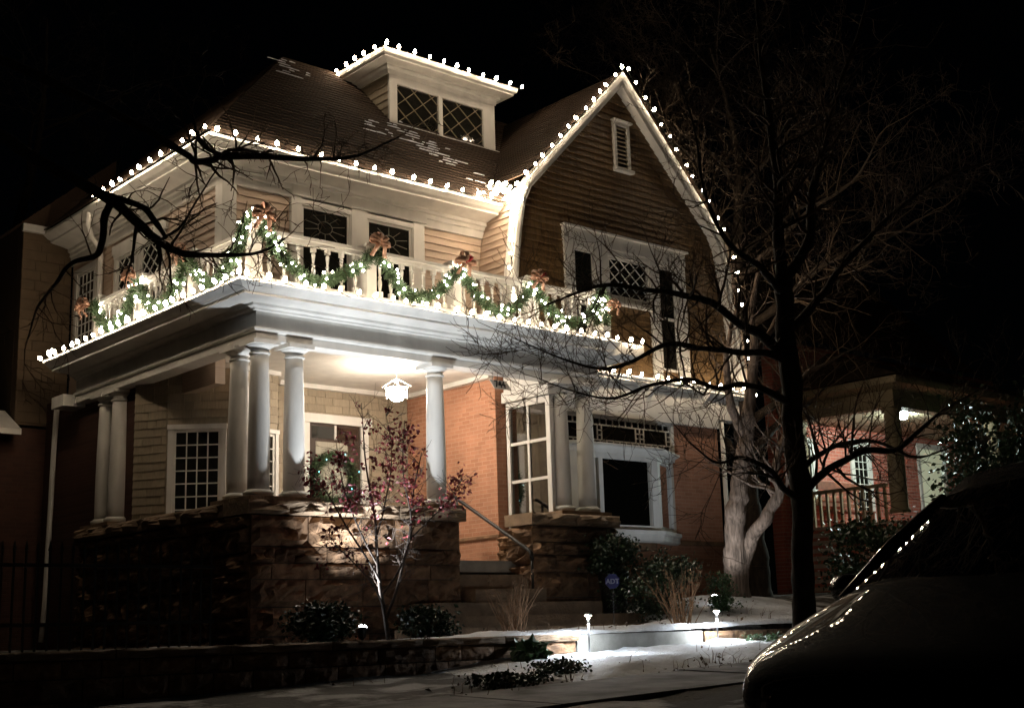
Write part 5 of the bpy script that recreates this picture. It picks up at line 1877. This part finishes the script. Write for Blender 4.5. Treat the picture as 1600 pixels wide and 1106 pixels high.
def section(u, ws, wb, hb, ht):
    pts = [(-ws * .96, .24), (-ws, .34), (-ws * 1.005, .55), (-wb * 1.0, hb - .12), (-wb * .97, hb - .03), (-wb * .90, hb + (ht - hb) * .35), (-wb * .6, hb + (ht - hb) * .85), (0, ht)]
    pts = pts + [(-a, b) for a, b in reversed(pts[:-1])]
    q4 = [V((*p, 0, 0)) for p in pts]
    pts = [(p[0], p[1]) for p in spline([tuple(p) for p in q4], 3)]
    return [(CXN + u, cm + a, CZ + b) for a, b in pts]


mb = MB()
secs = []
us = [ST[0][0] + (ST[-1][0]) * 0]
fine = []
for i in range(len(ST) - 1):
    p0, p1, p2, p3 = ST[max(0, i - 1)], ST[i], ST[i + 1], ST[min(len(ST) - 1, i + 2)]
    for j in range(6):
        t = j / 6
        fine.append(tuple(0.5 * (2 * b + (c - a) * t + (2 * a - 5 * b + 4 * c - d) * t * t + (3 * b - a - 3 * c + d) * t ** 3) for a, b, c, d in zip(p0, p1, p2, p3)))
fine.append(ST[-1])
for s_ in fine:
    secs.append(section(*s_))
n_ = len(secs[0])
for s_ in secs:
    mb.v += s_
for i in range(len(secs) - 1):
    for j in range(n_ - 1):
        k = i * n_ + j
        mb.f.append((k, k + 1, k + n_ + 1, k + n_))
    mb.f.append((i * n_ + n_ - 1, i * n_, (i + 1) * n_, (i + 1) * n_ + n_ - 1))
mb.f.append(tuple(range(n_)))
mb.f.append(tuple(reversed(range((len(secs) - 1) * n_, len(secs) * n_))))
mb.build("body", CARP, car, smooth=True)
# greenhouse: pillars and roof as bars and a shell, glass between
RF = [(1.80, .66, 1.62), (2.1, .70, 1.75), (2.6, .72, 1.84), (3.6, .72, 1.86), (4.3, .70, 1.78), (4.62, .66, 1.66)]
rb = MB()
for u, hw_, zt in RF:
    for a, dz in ((-1, -.10), (-.96, -.03), (-.75, .0), (0, .03), (.75, .0), (.96, -.03), (1, -.10)):
        rb.v.append((CXN + u, cm + a * hw_, CZ + zt + dz))
for i in range(len(RF) - 1):
    for j in range(6):
        k = i * 7 + j
        rb.f.append((k, k + 1, k + 8, k + 7))
rb.build("roof", CARP, car, smooth=True)
pb = MB()
for s_ in (-1, 1):
    pb.tube([(CXN + 1.05, cm + s_ * .86, CZ + 1.0), (CXN + 1.43, cm + s_ * .78, CZ + 1.31), (CXN + 1.82, cm + s_ * .66, CZ + 1.58)], [.05, .04, .035], 8)
    for ub, ut in ((2.55, 2.65), (3.55, 3.5), (4.70, 4.55)):
        pb.tube([(CXN + ub, cm + s_ * .90, CZ + 1.0), (CXN + ut, cm + s_ * .70, CZ + 1.66)], .04, 6)
    pb.tube([(CXN + u, cm + s_ * h_, CZ + z_ - .1) for u, h_, z_ in RF], .03, 6)
pb.build("pillar", CARP, car, smooth=True)
gb = MB()
NW = 8
for i in range(6):
    t = i / 5
    for j in range(NW + 1):
        a = -1 + 2 * j / NW
        hw_ = .84 + (.64 - .84) * t
        u = 1.05 + (1.83 - 1.05) * t - .16 * (1 - a * a) * (1 - .4 * t)
        z_ = 1.05 + (1.60 - 1.05) * t + .04 * (1 - a * a)
        gb.v.append((CXN + u, cm + a * hw_, CZ + z_))
for i in range(5):
    for j in range(NW):
        k = i * (NW + 1) + j
        gb.f.append((k, k + 1, k + NW + 2, k + NW + 1))
gb.build("windscreen", CARG, car, smooth=True)
for s_ in (-1, 1):
    for (a0, a1, b0, b1) in ((1.25, 2.5, 1.85, 2.6), (2.6, 3.5, 2.7, 3.46), (3.6, 4.65, 3.55, 4.5)):
        vs = [(CXN + a0, cm + s_ * .90, CZ + 1.03), (CXN + a1, cm + s_ * .90, CZ + 1.03), (CXN + b1, cm + s_ * .70, CZ + 1.62), (CXN + b0, cm + s_ * .69, CZ + 1.58)]
        MB().add(vs + [(x, y - s_ * .006, z) for x, y, z in vs], [(0, 1, 2, 3), (7, 6, 5, 4), (0, 4, 5, 1), (1, 5, 6, 2), (2, 6, 7, 3), (3, 7, 4, 0)]).build("side_window", CARG, car)
    mb = MB().lathe((CXN + 1.28, cm + s_ * 1.0, CZ + 1.08), [(.01, -.1), (.07, -.07), (.085, 0), (.07, .07), (.01, .1)], 10, V((0, 1, 0)))
    mb.tube([(CXN + 1.3, cm + s_ * .88, CZ + 1.03), (CXN + 1.29, cm + s_ * .98, CZ + 1.06)], .02, 6)
    mb.build("wing_mirror", CARP, car, smooth=True)
    MB().prism([(CXN + .09, cm + s_ * .80, CZ + .56), (CXN + .30, cm + s_ * .91, CZ + .58), (CXN + .34, cm + s_ * .91, CZ + .67), (CXN + .13, cm + s_ * .82, CZ + .63)], (.02, s_ * .004, .004)).build("headlight", CARG, car)
    for u in (0.95, 3.95):
        c_ = V((CXN + u, cm + s_ * .86, CZ + .33))
        wh = empty("wheel", c_, car)
        MB().lathe(c_, [(.22, -.1), (.31, -.1), (.33, -.06), (.33, .06), (.31, .1), (.22, .1)], 24, V((0, s_, 0))).build("tyre", RUBB, wh, smooth=True)
        MB().lathe(c_, [(.22, -.08), (.22, .09), (.19, .095), (.05, .06), (.04, .08), (.01, .085)], 16, V((0, s_, 0))).build("rim", RIMM, wh, smooth=True)
MB().box(CXN - .015, CXN + .03, cm - .55, cm + .55, CZ + .42, CZ + .56).build("grille", RUBB, car)
for x0 in (1.5, 2.7):
    MB().box(CXN + x0, CXN + x0 + .5, cm - .6, cm - .12, CZ + .45, CZ + 1.05).box(CXN + x0 + .45, CXN + x0 + .55, cm - .55, cm - .15, CZ + 1.0, CZ + 1.35).build("seat", RUBB, car)

# dead leaves and grass showing through the snow
rs = random.Random(123)
lt = MB()
for i in range(900):
    x, y = rs.uniform(-1.5, 9), rs.choice((rs.uniform(-6.6, -3.6), rs.uniform(-6.4, -5.4), rs.uniform(-3.1, -1.4), rs.gauss(-6.05, .15)))
    if noise.noise(V((x * .9, y * .9, 2.2))) < -.05:
        continue
    z = (snowz(x, y) if y < -3.44 else snowz2(x, y)) if 0.3 < x else gz(x, y) + .02
    p = V((x, y, z + .012))
    if rs.random() < .6:
        leaf(lt, p, rs.uniform(.03, .08), rs)
    else:
        lt.tube([p - V((0, 0, .03)), p + V((rs.gauss(0, .02), rs.gauss(0, .02), .06)), p + V((rs.gauss(0, .05), rs.gauss(0, .05), rs.uniform(.08, .14)))], [.004, .003, .001], 3)
o = lt.build("leaf_litter", TWIG, None, origin=(0, 0, 0))
o["kind"] = "stuff"
